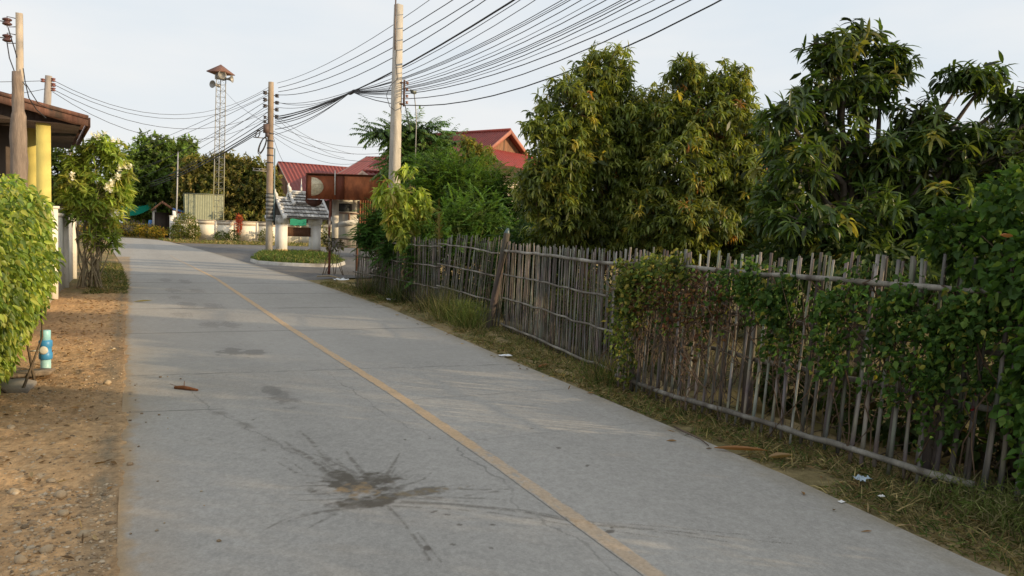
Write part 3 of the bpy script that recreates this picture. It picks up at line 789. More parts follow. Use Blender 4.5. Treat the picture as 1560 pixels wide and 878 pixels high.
for yy in (6.7, 5.1, 3.4, 1.8): post(near, fx(yy) + .12, yy, -.1, 1.36, .05, random.gauss(0, .03), random.gauss(0, .03), .7)
mid = thing('bamboo_fence', (5.45, 9.6, 0), 'middle bamboo fence panel with tight even pickets and four rails, free of creepers', 'fence', 'weathered bamboo fence panels along the road')
y = 11.72; i = 0
while y > 7.0:
    x = fx(max(y, 7.3)) + (.03 if i % 2 else -.015)
    picket(mid, x, y, rng.uniform(-.03, .05), 1.5 + rng.uniform(-.03, .04) - .0 * y, rng.uniform(.009, .0135), rng.normal(.0, .012), rng.normal(-.015, .018), rng, 1.15)
    y -= rng.uniform(.044, .06); i += 1
for z, k, r_ in ((1.37, 1.3, .021), (.97, 1.05, .013), (.56, 1.05, .013), (.1, 1.1, .018)):
    rail(mid, [(fx(y_) - .05, y_, z + dz_) for y_, dz_ in ((11.75, 0), (9.9, .01), (8.6, -.015), (7.3, -.01))], r_, k, rng)
def far_run(t, ya, yb, step, fn):
    y = ya; i = 0
    while y < yb and i < 100:
        fn(t, y, i); y += rng.uniform(*step); i += 1
lean = thing('bamboo_fence', (5.7, 13, 0), 'bamboo fence panel sagging toward the road, left of the dark leaning post', 'fence', 'weathered bamboo fence panels along the road')
def p_lean(t, y, i):
    x = fx(y) + (.03 if i % 2 else -.02) - .12 * math.sin((y - 11.9) / 4 * math.pi)
    picket(t, x, y, rng.uniform(-.03, .05), 1.58 + rng.uniform(-.07, .06), rng.uniform(.009, .014), rng.normal(.05, .02), -.2 + rng.normal(0, .025), rng, 1.1)
far_run(lean, 11.95, 14.6, (.045, .07), p_lean)
far = thing('bamboo_fence', (5.75, 17.5, 0), 'farthest bamboo fence panel, dark and partly overgrown with bushes', 'fence', 'weathered bamboo fence panels along the road')
def p_far(t, y, i):
    x = fx(y) + (.03 if i % 2 else -.02) - (.1 if y < 15 else 0)
    picket(t, x, y, rng.uniform(-.03, .05), 1.5 + rng.uniform(-.07, .05) - (.08 if y > 18.5 else 0), rng.uniform(.010, .017), rng.normal(.04, .02), (.1 if y < 16.7 else -.08) + rng.normal(0, .03), rng, .85)
far_run(far, 14.5, 20.5, (.05, .072), p_far)
for z, k in ((1.36, 1.3), (.95, 1.1), (.5, .9)):
    rail(lean, [(fx(11.9) - .06, 11.9, z - .04), (fx(13.2) - .17, 13.2, z + .03), (fx(14.6) - .16, 14.6, z + .06)], .014, k, rng)
    rail(far, [(fx(14.4) - .15, 14.4, z), (fx(16.4) - .05, 16.4, z - .02), (fx(18.4) - .05, 18.4, z - .02), (fx(20.5) - .05, 20.5, z)], .014, k * .9, rng)
pt = thing('fence_post', (5.68, 11.9, 0), 'thick dark leaning wooden post where the middle and far fence panels meet', 'post')
post(pt, 5.62, 12.05, -.2, 1.68, .06, .16, -.36, .6, 'timber')
mb = MB(); mb.tube([(5.765, 11.72, 1.6), (5.775, 11.70, 1.68), (5.785, 11.68, 1.76)], [.047, .052, .02], 9, (.07, .11, .12))
mb.build('plastic_wrapping', M_PLASTIC, pt, smooth=True)

# ------------------------------------------------------------------ creepers on the fence
def creeper(label, patches, n, L, pal, w, stems=20, seed=1, stem_col=(.11, .075, .05), base=None, dens_dry=0, name='creeper', fwd=.1, mat=M_SOFT):
    """patches: (y, z, ry, rz, depth) ellipses on the fence plane"""
    rg = np.random.default_rng(seed)
    P = np.array(patches, float); wt = P[:, 2] * P[:, 3]; wt /= wt.sum()
    i = rg.choice(len(P), n, p=wt)
    a = rg.random(n) * 2 * math.pi; r_ = np.sqrt(rg.random(n)) * rg.uniform(.7, 1.3, n)
    y = P[i, 0] + np.cos(a) * r_ * P[i, 2]; z = P[i, 1] + np.sin(a) * r_ * P[i, 3]
    keep = (fbm(y * 5.5, z * 4.2, seed + 3) + .42 * (1 - r_) > .52) & (z > .02)
    i, y, z = i[keep], y[keep], z[keep]; m = len(y)
    x = np.interp(y, [p_[0] for p_ in FX], [p_[1] for p_ in FX]) - fwd + rg.normal(0, 1, m) * P[i, 4]
    t = thing(name, (float(np.mean(x)), float(np.mean(y)), 0), label, 'creeper')
    lv = Leaves()
    d = np.stack([-np.abs(rg.normal(.55, .5, m)), rg.normal(-.1, .6, m), rg.normal(-.2, .5, m)], 1)
    c = tones(m, pal, w, rg, .3) * (.5 + 1.0 * fbm(y * 4, z * 4, seed + 8))[:, None]
    lv.add(np.stack([x, y, z], 1), d, L * rg.uniform(.55, 1.2, m), L * .85 * rg.uniform(.6, 1.1, m), rg.uniform(0, .9, m), c, segs=3, prof=(.35, 1., .55, .03), fold=.4, roll=1.0, rng=rg)
    lv.build('leaves', mat, t)
    st = MB()
    for k in range(stems):
        j = rg.integers(0, m); yy, zz = y[j], z[j]
        xx = fx(yy) - fwd * .5
        path = [(xx + rg.normal(0, .03), yy, max(.02, zz))]
        dy, dz = rg.normal(0, .05), rg.normal(-.05, .09)
        for q in range(7):
            yy += dy + rg.normal(0, .05); zz += dz + rg.normal(0, .06)
            zz = zz if zz < 1.42 else 1.42 - rg.random() * .3; path.append((xx + rg.normal(0, .03), yy, max(.03, zz)))
        st.tube(path, rg.uniform(.003, .007), 4, stem_col, caps=False)
    st.build('stems', M_BARK, t)
    return t
YG = [(.17, .19, .045), (.11, .15, .035), (.26, .22, .06)]
DG = [(.06, .12, .026), (.04, .085, .02), (.095, .155, .034), (.2, .2, .045)]
BR = [(.12, .05, .028), (.09, .055, .035), (.16, .09, .045), (.10, .10, .03)]
def strands(y0, y1, ztop, n, seed, lmin, lmax, w0=.05, w1=.13, depth=.06):
    rg = np.random.default_rng(seed); out = []
    for k in range(n):
        y = rg.uniform(y0, y1); L_ = lmin + (lmax - lmin) * rg.random() ** 2; zt = ztop + rg.normal(0, .07)
        m = max(1, int(L_ / .18))
        for j in range(m):
            out.append((y + rg.normal(0, .04), zt - L_ * (j + .5) / m, rg.uniform(w0, w1) * (1.25 - .6 * j / m), L_ / m * .75, depth))
    return out
creeper('yellow green creeper on the corner of the nearest fence panel', strands(6.3, 6.75, 1.42, 9, 1, .5, 1.4, .04, .09) + strands(5.6, 6.6, 1.42, 11, 2, .1, .3, .06, .12), 2300, .055, YG + [(.06, .10, .025)], (3, 3, .8, 2), 24, 5)
creeper('withered reddish brown creeper tangled in the pickets', strands(5.1, 6.5, 1.25, 24, 3, .15, .95, .03, .09, .05), 1000, .05, BR + DG, (1.6, 2.2, 1.6, 2, 1.6, 1.2, 1.4, .6), 150, 6, (.14, .10, .07))
creeper('small dark green creeper patch, left of the larger green one', strands(4.4, 4.95, 1.36, 12, 4, .25, .9, .04, .1) + strands(4.9, 5.3, 1.36, 4, 14, .1, .3), 1700, .056, DG, (4, 3, 2.2, 1), 30, 7)
creeper('broad dark green creeper sheet draped over the fence top', strands(2.9, 4.1, 1.34, 30, 9, .2, .9, .05, .12, .08) + strands(2.9, 3.4, 1.3, 8, 19, .4, 1.2, .05, .1), 4300, .056, DG, (4, 3, 2.5, .8), 50, 8)
# big climber at the right edge: extended unseen past the frame to shade the road
def leaf_mass(name, label, cat, blobs, n, L, pal, w, seed, base, mat=M_SOFT, shell=.55, wfac=.85, core=None, stems=0, droop=.6, sag=.3, group=None, flowers=0):
    rg = np.random.default_rng(seed)
    t = thing(name, base, label, cat, group)
    pos, d, i = crown_points(blobs, n, shell, rg)
    keep = pos[:, 2] > .02
    pos, d = pos[keep], d[keep]; m = len(pos)
    tone = .4 + 1.2 * fbm(pos[:, 0] * 4 + pos[:, 1] * 3, pos[:, 2] * 4, seed)
    c = tones(m, pal, w, rg, .2) * tone[:, None]
    lv = Leaves()
    dd = d * .8 + rg.normal(0, .5, (m, 3)) + np.array([0, 0, -sag])
    lv.add(pos, dd, L * rg.uniform(.5, 1.25, m), L * wfac * rg.uniform(.65, 1.15, m), droop * rg.uniform(.3, 1.5, m), c, segs=3, prof=(.4, 1., .6, .04), fold=.35, roll=.9, rng=rg)
    lv.build('leaves', mat, t)
    if stems:
        st = MB()
        for k in range(stems):
            j = rg.integers(0, m); q = pos[j]
            b = np.array(base) + rg.normal(0, 1, 3) * np.array([.25, .35, 0])
            mid_ = (b + q) / 2 + rg.normal(0, .12, 3)
            st.tube([b, mid_, q], [.014, .009, .004], 4, (.10, .075, .05), caps=False)
        st.build('stems', M_BARK, t)
    return t
mass = [(5.25, 2.95, 1.98, .35, .28, .25), (5.1, 3.05, 1.62, .27, .27, .27), (5.0, 2.65, 1.5, .32, .32, .33), (5.1, 3.35, 1.74, .2, .2, .22), (4.97, 2.5, 1.1, .3, .32, .4), (5.0, 2.25, .6, .3, .36, .4), (5.15, 2.75, .85, .18, .3, .25), (4.93, 2.35, .35, .22, .35, .35), (4.88, 2.0, .8, .3, .4, .6), (4.9, 2.6, .75, .12, .25, .3),
        (5.35, 2.0, 1.5, .45, .55, .85), (5.45, .9, 1.15, .45, .85, 1.1), (5.45, -.6, 1.15, .45, 1.0, 1.1), (5.45, -2.2, 1.15, .45, 1.1, 1.1)]
leaf_mass('climber', 'tall bright and dark green climber smothering the right end of the fence', 'climber', mass, 26000, .066, [(.065, .135, .026), (.045, .095, .022), (.12, .19, .038)], (4, 3, 1.8), 15, (5.2, 2.2, 0), stems=70, shell=.45)
lv = Leaves()
single_leaf('dry_leaf', 4.85, 2.8, 2.5, .07, .05, (.45, .2, .1), 'single orange dead leaf caught in the tall climber', 1.75)
mbf = None
for yy, zz, lab in ((3.0, .74, 'upper small dark red flower low among the creeper shadows'), (3.0, .62, 'lower small dark red flower low among the creeper shadows')):
    lv = Leaves(); b = np.repeat([[4.93, yy, zz]], 9, 0); lv.add(b, sphere_dirs(9) + [-.5, 0, 0], .024, .018, .2, np.repeat([[.28, .02, .03]], 9, 0), segs=2, prof=(.4, 1, .4), across=2)
    tag(lv.build('flower', M_PETAL, loc=(4.93, yy, zz)), lab, 'flower')
# undergrowth behind the fence at right
brush = leaf_mass('shrub', 'dark low shrub filling the shade behind the right end of the fence', 'shrub', [(5.9, 2.4, .6, .5, .8, .6), (5.6, 3.2, .4, .3, .5, .4), (6.3, 1.2, .7, .6, .9, .7), (5.7, 4.2, .3, .35, .6, .3), (6.0, 5.4, .35, .5, .6, .35), (6.6, 3.6, .55, .5, .5, .5)], 5500, .09, [(.04, .07, .02), (.08, .065, .035), (.06, .09, .026)], (3, 1.4, 1.5), 16, (6.0, 2.6, 0), stems=60)

mb = MB(); rg = np.random.default_rng(66)
for k in range(160):
    y = rg.uniform(1.8, 6.9); p0 = np.array([fx(y) + rg.uniform(.1, .9), y, rg.uniform(-.03, .5)])
    q = p0 + rg.normal(0, .3, 3) + [0, 0, rg.uniform(.1, .7)]
    mb.tube([p0, (p0 + q) / 2 + rg.normal(0, .05, 3), q], [.006, .005, .003], 4, (.11, .085, .06), caps=False)
mb.build('dry_twigs', M_BARK, brush)

# ------------------------------------------------------------------ trees
def limb_path(a, b, rng, sag=0.1, n=5):
    a = np.array(a, float); b = np.array(b, float); L = np.linalg.norm(b - a)
    out = []
    for i in range(n + 1):
        f = i / n
        out.append(a * (1 - f) + b * f + rng.normal(0, .035 * L, 3) * math.sin(math.pi * f) + np.array([0, 0, sag * L * math.sin(math.pi * f)]))
    return out
def tree(name, label, cat, base, fork, trunk_r, blobs, nclus, kleaf, L, W, droop, pal, w, seed, group=None, mat=M_LEAF, bark=(.16, .12, .085), spread=(20, 105), across=3, segs=3,
         shell=.5, twigs=.35, up=.35, prof=(.25, 1., .8, .06), tone=(.62, 1.05), trunks=None, dead=0., fold=.18, core=0, core_col=(.06, .085, .022), core_size=1.2):
    rg = np.random.default_rng(seed)
    t = thing(name, base, label, cat, group)
    pos, d, bi = crown_points(blobs, nclus, shell, rg)
    keep = (pos[:, 2] > .25) & (fbm(pos[:, 0] * 1.7 / max(L * 5, .3) + 9, (pos[:, 2] + pos[:, 1] * .6) * 1.7 / max(L * 5, .3), seed) > .26)
    pos, d, bi = pos[keep], d[keep], bi[keep]; m = len(pos)
    tn = tone[0] + tone[1] * fbm(pos[:, 0] * 1.1 + pos[:, 1], pos[:, 2] * 1.3, seed + 5)
    cols = tones(m, pal, w, rg, .16) * tn[:, None]
    axis = d * .7 + rg.normal(0, .35, (m, 3)) + np.array([0, 0, up])
    lv = Leaves()
    rosettes(lv, pos, axis, kleaf, L, W, droop, cols, spread, rg, twig=L * .25, across=across, segs=segs, prof=prof, fold=fold)
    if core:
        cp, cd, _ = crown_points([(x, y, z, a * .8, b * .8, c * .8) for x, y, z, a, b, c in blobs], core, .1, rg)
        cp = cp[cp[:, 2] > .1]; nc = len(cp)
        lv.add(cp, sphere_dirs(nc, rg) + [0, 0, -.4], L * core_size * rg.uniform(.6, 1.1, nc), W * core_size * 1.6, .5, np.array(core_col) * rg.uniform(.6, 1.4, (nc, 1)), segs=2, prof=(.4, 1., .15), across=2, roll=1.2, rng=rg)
    lv.build('crown', mat, t)
    tr = MB()
    for (tb, tf, r_) in (trunks or [(base, fork, trunk_r)]):
        pth = limb_path(tb, tf, rg, .0)
        tr.tube(pth, np.linspace(r_ * 1.15, r_ * .7, len(pth)).tolist(), 9, bark, caps=False)
    tr.build('trunk', M_BARK, t, smooth=True)
    br = MB(); forks = [np.array(q[1], float) for q in (trunks or [(base, fork, trunk_r)])]
    for b_ in blobs:
        c_ = np.array(b_[:3], float); f_ = min(forks, key=lambda q: np.linalg.norm(q - c_))
        pth = limb_path(f_, c_, rg, .05)
        br.tube(pth, np.linspace(trunk_r * .42, trunk_r * .12, len(pth)).tolist(), 6, bark, caps=False)
    for j in range(m):
        if rg.random() < twigs:
            c_ = np.array(blobs[bi[j]][:3]); s_ = c_ + (pos[j] - c_) * .25
            br.tube([s_, (s_ + pos[j]) / 2 + rg.normal(0, .04 * L * 5, 3), pos[j]], [max(.006, trunk_r * .1), max(.005, trunk_r * .07), max(.003, trunk_r * .03)], 4, tuple(q * .9 for q in bark), caps=False)
    br.build('branches', M_BARK, t, smooth=True)
    return t
def b3(L, dy=1.0): return [(x, y, z, rx, rx * dy, rz) for x, y, z, rx, rz in L]

A1 = b3([(8.13, 12.5, 4.75, .62, .7), (7.31, 12.3, 3.97, .73, .73), (8.55, 12.6, 3.88, .9, .9), (6.9, 12.0, 2.96, .65, .83), (8.45, 12.6, 2.85, 1.03, .9), (7.08, 12.0, 2.14, .6, .54), (8.36, 12.4, 2.01, .83, .58), (6.4, 12.0, 3.58, .24, .2), (9.64, 12.8, 4.2, .5, .7)])
A2 = b3([(9.29, 11.5, 4.75, .38, .45), (10.08, 11.2, 4.5, .55, .58), (9.74, 11.3, 3.85, .8, .68), (8.93, 11.0, 2.92, .71, .83), (10.01, 11.0, 2.99, .74, .74), (8.87, 10.5, 1.97, .81, .46), (10.22, 10.5, 2.38, .54, .72), (8.39, 11.0, 2.07, .59, .59)])
MANGO = [(.14, .175, .036), (.09, .125, .027), (.20, .225, .048), (.33, .29, .06), (.33, .17, .05)]
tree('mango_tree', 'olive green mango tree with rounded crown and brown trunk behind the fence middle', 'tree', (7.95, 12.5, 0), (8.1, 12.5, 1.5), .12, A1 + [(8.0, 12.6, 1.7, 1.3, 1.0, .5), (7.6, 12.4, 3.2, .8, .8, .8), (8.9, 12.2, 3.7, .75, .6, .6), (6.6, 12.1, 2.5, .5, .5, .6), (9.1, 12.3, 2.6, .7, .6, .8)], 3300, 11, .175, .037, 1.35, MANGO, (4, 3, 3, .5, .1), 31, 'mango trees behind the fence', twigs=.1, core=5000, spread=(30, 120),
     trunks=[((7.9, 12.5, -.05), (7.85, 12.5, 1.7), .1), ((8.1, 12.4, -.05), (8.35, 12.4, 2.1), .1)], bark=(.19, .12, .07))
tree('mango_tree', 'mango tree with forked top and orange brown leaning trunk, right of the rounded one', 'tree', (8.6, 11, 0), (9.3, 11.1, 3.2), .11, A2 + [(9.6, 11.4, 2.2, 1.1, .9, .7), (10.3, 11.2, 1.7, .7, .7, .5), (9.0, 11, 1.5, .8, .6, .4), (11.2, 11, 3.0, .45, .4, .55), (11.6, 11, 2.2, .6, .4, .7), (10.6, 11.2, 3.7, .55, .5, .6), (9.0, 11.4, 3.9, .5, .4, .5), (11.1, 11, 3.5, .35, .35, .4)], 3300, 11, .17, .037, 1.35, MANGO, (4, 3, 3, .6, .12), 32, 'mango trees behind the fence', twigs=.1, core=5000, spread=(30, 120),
     trunks=[((8.55, 11, -.05), (8.95, 11, 1.9), .11), ((8.95, 11, 1.9), (9.5, 11.1, 3.7), .09)], bark=(.22, .12, .065))
B = b3([(8.1, 6.8, 4.22, .40, .22), (7.42, 6.6, 3.85, .26, .26), (8.55, 6.6, 4.0, .36, .3), (7.3, 6.6, 3.4, .3, .25), (6.6, 6.4, 3.12, .33, .2), (7.9, 6.5, 3.5, .45, .3), (6.75, 6.2, 2.5, .5, .38), (7.96, 6.2, 2.75, .47, .38), (8.6, 6.2, 3.3, .34, .28), (8.85, 5.8, 3.72, .3, .16), (8.57, 5.8, 2.9, .42, .3),
    (9.1, 5.4, 3.42, .25, .22), (8.93, 5.4, 2.75, .36, .38), (6.62, 6.0, 1.89, .57, .32), (7.41, 5.8, 2.0, .51, .37), (8.13, 5.6, 2.1, .45, .37), (6.68, 6.5, 2.2, .3, .5), (8.59, 5.3, 2.2, .44, .37), (7.5, 6.9, 3.0, .7, .5), (8.4, 6.4, 2.7, .6, .45), (7.15, 6.6, 3.55, .22, .22), (8.3, 6.7, 3.75, .4, .3), (9.6, 6.0, 2.7, .6, .5), (9.9, 5.6, 3.2, .45, .4), (9.5, 5.2, 3.35, .34, .3), (10.3, 5.5, 3.45, .4, .32), (9.9, 5.1, 2.8, .5, .45), (9.3, 5.0, 2.5, .4, .4), (7.55, 6.6, 4.08, .34, .24), (8.9, 6.2, 3.1, .4, .35), (9.3, 5.8, 3.75, .28, .2), (7.9, 7.2, 2.5, .8, .55), (8.8, 6.6, 2.3, .7, .5)], 1.1)
tree('mango_tree', 'large dark green mango tree with long drooping leaves rising at the right edge', 'tree', (8.2, 6.5, 0), (8.2, 6.5, 1.5), .13, B + [(7.6, 6.4, 1.75, 1.2, .8, .45), (8.8, 5.8, 1.9, .9, .8, .5)], 1300, 13, .205, .044, 1.15, [(.062, .105, .023), (.042, .074, .018), (.10, .14, .03), (.2, .2, .05)], (4, 3, 2.4, .6), 33, 'mango trees behind the fence',
     twigs=.35, core=1500, core_size=.85, core_col=(.03, .045, .014), spread=(35, 110), up=.7, segs=4, prof=(.22, .9, 1., .7, .05), tone=(.5, 1.1), bark=(.11, .09, .07), shell=.25)

# tree with layered compound leaves beside the tall pole
def compound_plant(name, label, cat, base, blobs, n, L, nl, ll, lw, droop, pal, w, seed, mat=M_LEAF, ld=.6, stem=(.10, .09, .05), trunk_r=.06, outw=.5, group=None, shell=.4, upw=.25, angle=55, core=0, core_col=(.03, .06, .016), core_L=.22):
    rg = np.random.default_rng(seed)
    t = thing(name, base, label, cat, group)
    pos, d, bi = crown_points(blobs, n, shell, rg)
    keep = pos[:, 2] > .1; pos, d, bi = pos[keep], d[keep], bi[keep]; m = len(pos)
    tn = .6 + .8 * fbm(pos[:, 0] * 1.5 + pos[:, 1], pos[:, 2] * 2, seed + 5)
    cols = tones(m, pal, w, rg, .15) * tn[:, None]
    dd = d * np.array([1, 1, .5]) * outw + rg.normal(0, .35, (m, 3)) + np.array([0, 0, upw])
    lv = Leaves(); st = MB()
    pinnate(lv, pos, dd, L * rg.uniform(.7, 1.15, m), nl, ll, lw, droop, cols, rg, ld, angle, st)
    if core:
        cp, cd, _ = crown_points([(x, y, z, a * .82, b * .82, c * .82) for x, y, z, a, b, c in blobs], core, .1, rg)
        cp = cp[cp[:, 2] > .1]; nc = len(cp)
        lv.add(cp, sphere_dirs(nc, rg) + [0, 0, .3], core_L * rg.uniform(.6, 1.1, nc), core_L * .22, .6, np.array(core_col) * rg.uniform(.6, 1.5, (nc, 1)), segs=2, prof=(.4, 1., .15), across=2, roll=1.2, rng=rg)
    lv.build('crown', mat, t)
    for b_ in blobs:
        for q in range(2):
            c_ = np.array(b_[:3]) + rg.normal(0, .2, 3) * np.array(b_[3:6])
            s_ = np.array(base) + np.array([rg.normal(0, .15), rg.normal(0, .15), 0])
            pth = limb_path(s_, c_, rg, .08)
            st.tube(pth, np.linspace(trunk_r, trunk_r * .2, len(pth)).tolist(), 6, stem, caps=False)
    for j in range(m):
        if rg.random() < .5:
            c_ = np.array(blobs[bi[j]][:3])
            st.tube([c_ + (pos[j] - c_) * .1, pos[j]], [trunk_r * .16, trunk_r * .08], 3, stem, caps=False)
    st.build('stems', M_BARK, t, smooth=True)
    return t
DK = b3([(8.89, 25.6, 5.05, 1.1, .5), (7.75, 25.4, 4.93, .7, .16), (9.1, 25.4, 4.3, .9, .35), (9.9, 25.4, 4.85, .6, .1), (8.45, 25.2, 4.0, .67, .5), (9.22, 24.9, 3.8, 1.1, .5)], .7)
compound_plant('indian_cork_tree', 'dark green tree with layered spreading drooping leaves beside the tall pole', 'tree', (9.0, 25.3, 0), DK, 520, .7, 9, .17, .07, .5, [(.10, .19, .045), (.07, .14, .036), (.16, .24, .06)], (4, 3, 2), 41, upw=.18, ld=.9, outw=.9, trunk_r=.07, core=2200, core_L=.3, core_col=(.025, .05, .018))
tree('citrus_tree', 'yellow green leafy treetop in front of the red gable roof', 'tree', (10.5, 23.5, 0), (10.5, 23.5, 3.6), .06, b3([(10.15, 23.5, 4.55, .38, .34), (10.6, 23.5, 4.25, .4, .33), (10.3, 23.5, 4.0, .5, .4)]), 230, 9, .2, .07, .8, [(.17, .16, .04), (.24, .20, .05), (.10, .12, .03)], (3, 2, 2), 42, mat=M_SOFT, across=2)
BU = b3([(7.9, 19.5, 3.1, 1.1, .65), (7.16, 19.0, 2.93, .65, .8), (9.0, 19.5, 2.85, .85, .85), (7.93, 19.0, 2.45, 1.41, 1.0), (9.11, 19.0, 2.15, .82, .91), (6.81, 18.8, 2.04, .65, .76), (8.2, 18.6, 1.5, 1.2, .7)], .8)
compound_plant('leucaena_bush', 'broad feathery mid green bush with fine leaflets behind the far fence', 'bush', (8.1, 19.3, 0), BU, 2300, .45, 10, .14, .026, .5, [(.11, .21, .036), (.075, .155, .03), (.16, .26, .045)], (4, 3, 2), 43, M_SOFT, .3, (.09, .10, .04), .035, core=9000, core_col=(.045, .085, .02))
AC = b3([(7.22, 16.5, 2.1, .8, .42), (6.66, 16.3, 1.73, .55, .36), (7.75, 16.5, 1.7, .6, .38), (7.1, 16.3, 1.3, .7, .4)], .6)
compound_plant('acacia_shrub', 'bright light green shrub with flat fern like leaves just behind the far fence', 'shrub', (7.1, 16.4, 0), AC, 380, .42, 12, .09, .036, .35, [(.12, .23, .05), (.09, .18, .04), (.16, .27, .06)], (3, 3, 2), 44, M_SOFT, .15, (.14, .16, .06), .02, upw=.15, core=700, core_col=(.05, .09, .02))
GL = b3([(5.75, 18.9, 1.82, .45, .5), (5.5, 19.2, 1.48, .36, .5), (5.85, 18.2, 1.2, .36, .5), (6.0, 16.6, .95, .3, .6), (6.4, 19.5, 1.9, .5, .4)], .8)
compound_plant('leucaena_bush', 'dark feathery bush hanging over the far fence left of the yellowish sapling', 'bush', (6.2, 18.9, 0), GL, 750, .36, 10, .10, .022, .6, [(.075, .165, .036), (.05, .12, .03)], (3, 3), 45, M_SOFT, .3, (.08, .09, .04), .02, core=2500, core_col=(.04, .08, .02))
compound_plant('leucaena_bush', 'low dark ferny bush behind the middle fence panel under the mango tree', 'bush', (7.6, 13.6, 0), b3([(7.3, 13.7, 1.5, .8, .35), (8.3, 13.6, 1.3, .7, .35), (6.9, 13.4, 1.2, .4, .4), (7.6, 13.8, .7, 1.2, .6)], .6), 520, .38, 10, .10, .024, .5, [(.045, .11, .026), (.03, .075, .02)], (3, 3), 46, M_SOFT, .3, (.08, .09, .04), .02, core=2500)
SA = b3([(5.91, 17.2, 2.77, .4, .45), (5.32, 17.0, 2.5, .36, .3), (6.04, 17.3, 2.16, .42, .55), (5.6, 17.1, 1.99, .33, .5), (5.74, 17.0, 1.53, .24, .42)])
tree('mango_sapling', 'slender yellow green sapling with hanging young leaves in front of the rusty stall', 'tree', (5.85, 17.2, 0), (5.8, 17.2, 1.5), .035, SA, 250, 10, .235, .066, 1.4, [(.36, .42, .09), (.28, .36, .075), (.42, .38, .12)], (3, 3, 1), 47, mat=M_SOFT, spread=(40, 120), twigs=.5, up=.3, tone=(.65, .75), bark=(.2, .14, .09))
# browning palm frond standing behind the fence
t = thing('palm_frond', (5.95, 15.2, 0), 'upright browning palm frond sticking up above the far fence', 'palm')
lv = Leaves(); st = MB()
pth = pinnate(lv, np.array([[5.93, 15.25, 1.05]]), np.array([[-.03, .0, 1.]]), np.array([1.15]), 34, .21, .014, .12, np.array([[.26, .18, .045]]), np.random.default_rng(2), .35, 38, None)
pinnate(lv, np.array([[5.95, 15.4, .9]]), np.array([[.02, .1, 1.]]), np.array([.9]), 28, .2, .014, .25, np.array([[.15, .15, .04]]), np.random.default_rng(4), .35, 40, None)
lv.build('leaflets', M_DRY, t)
st.tube([(5.95, 15.25, 0), (5.93, 15.25, .9)] + [q[0] for q in pth[::6]], [.03, .02] + [.012] * len(pth[::6]), 6, (.22, .16, .06)); st.build('stalk', M_BARK, t)
leaf_mass('roadside_tree', 'dark leafy tree between the red gable house and the rounded mango tree', 'tree', [(9.9, 18, 2.7, .75, .6, .9), (10.3, 17.5, 1.7, .8, .6, .8), (9.6, 18, 1.5, .7, .6, .8), (10.4, 18.6, 3.2, .5, .5, .6)], 7000, .15, [(.05, .09, .024), (.08, .13, .032), (.16, .17, .045)], (3, 2, .8), 55, (10, 18, 0), stems=20, wfac=.35, droop=1.)
# thicket filling the ground behind the far and middle fence
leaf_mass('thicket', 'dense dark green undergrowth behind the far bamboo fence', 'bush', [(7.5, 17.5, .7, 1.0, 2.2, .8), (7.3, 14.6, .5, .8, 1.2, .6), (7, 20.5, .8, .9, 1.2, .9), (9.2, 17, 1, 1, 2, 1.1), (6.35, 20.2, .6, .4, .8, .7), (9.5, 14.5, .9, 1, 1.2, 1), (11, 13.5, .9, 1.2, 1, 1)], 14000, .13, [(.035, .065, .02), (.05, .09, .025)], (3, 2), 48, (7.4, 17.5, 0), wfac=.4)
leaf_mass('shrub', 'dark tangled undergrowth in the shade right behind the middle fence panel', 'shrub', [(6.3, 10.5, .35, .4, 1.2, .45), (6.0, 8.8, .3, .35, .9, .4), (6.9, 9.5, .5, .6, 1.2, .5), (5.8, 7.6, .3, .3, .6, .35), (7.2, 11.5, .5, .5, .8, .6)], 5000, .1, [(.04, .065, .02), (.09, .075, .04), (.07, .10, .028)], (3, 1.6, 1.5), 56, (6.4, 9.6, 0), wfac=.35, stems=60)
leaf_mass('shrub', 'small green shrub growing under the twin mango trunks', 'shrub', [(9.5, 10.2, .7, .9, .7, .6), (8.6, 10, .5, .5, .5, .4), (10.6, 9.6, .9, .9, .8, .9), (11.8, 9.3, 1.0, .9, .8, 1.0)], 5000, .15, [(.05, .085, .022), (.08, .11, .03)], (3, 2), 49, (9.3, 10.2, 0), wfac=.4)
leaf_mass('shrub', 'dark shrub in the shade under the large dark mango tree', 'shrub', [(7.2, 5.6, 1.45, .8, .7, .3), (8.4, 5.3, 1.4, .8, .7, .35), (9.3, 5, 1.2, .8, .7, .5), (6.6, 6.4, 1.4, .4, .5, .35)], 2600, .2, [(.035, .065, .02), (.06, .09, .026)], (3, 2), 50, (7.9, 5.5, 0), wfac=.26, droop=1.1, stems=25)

# ------------------------------------------------------------------ left side
HB = [(-1.35, 8.4, .9, .4, 1.8, .8), (-1.05, 8.6, 1.62, .34, 1.5, .42), (-1.01, 8.6, 1.2, .38, 1.4, .42), (-1.06, 8.3, .95, .36, 1.4, .45), (-1.17, 8.0, .7, .3, 1.0, .4), (-1.26, 7.8, .36, .28, .8, .3), (-1.2, 8.7, .5, .26, .9, .4), (-1.0, 9.7, 1.6, .24, .5, .36), (-1.02, 9.9, .97, .2, .5, .42), (-1.15, 7.2, 1.2, .38, .8, .75), (-1.15, 10.6, 1.2, .3, .8, .6)]
HEDGE = [(.29, .36, .06), (.19, .28, .048), (.37, .40, .08), (.10, .165, .034)]
leaf_mass('hedge', 'lush yellow green leafy hedge at the left edge of the picture', 'hedge', HB, 24000, .074, HEDGE, (3, 3.4, 1.6, 2), 51, (-1.3, 8.4, 0), M_LEAF, .6, .55, stems=14, droop=.7, sag=.75)
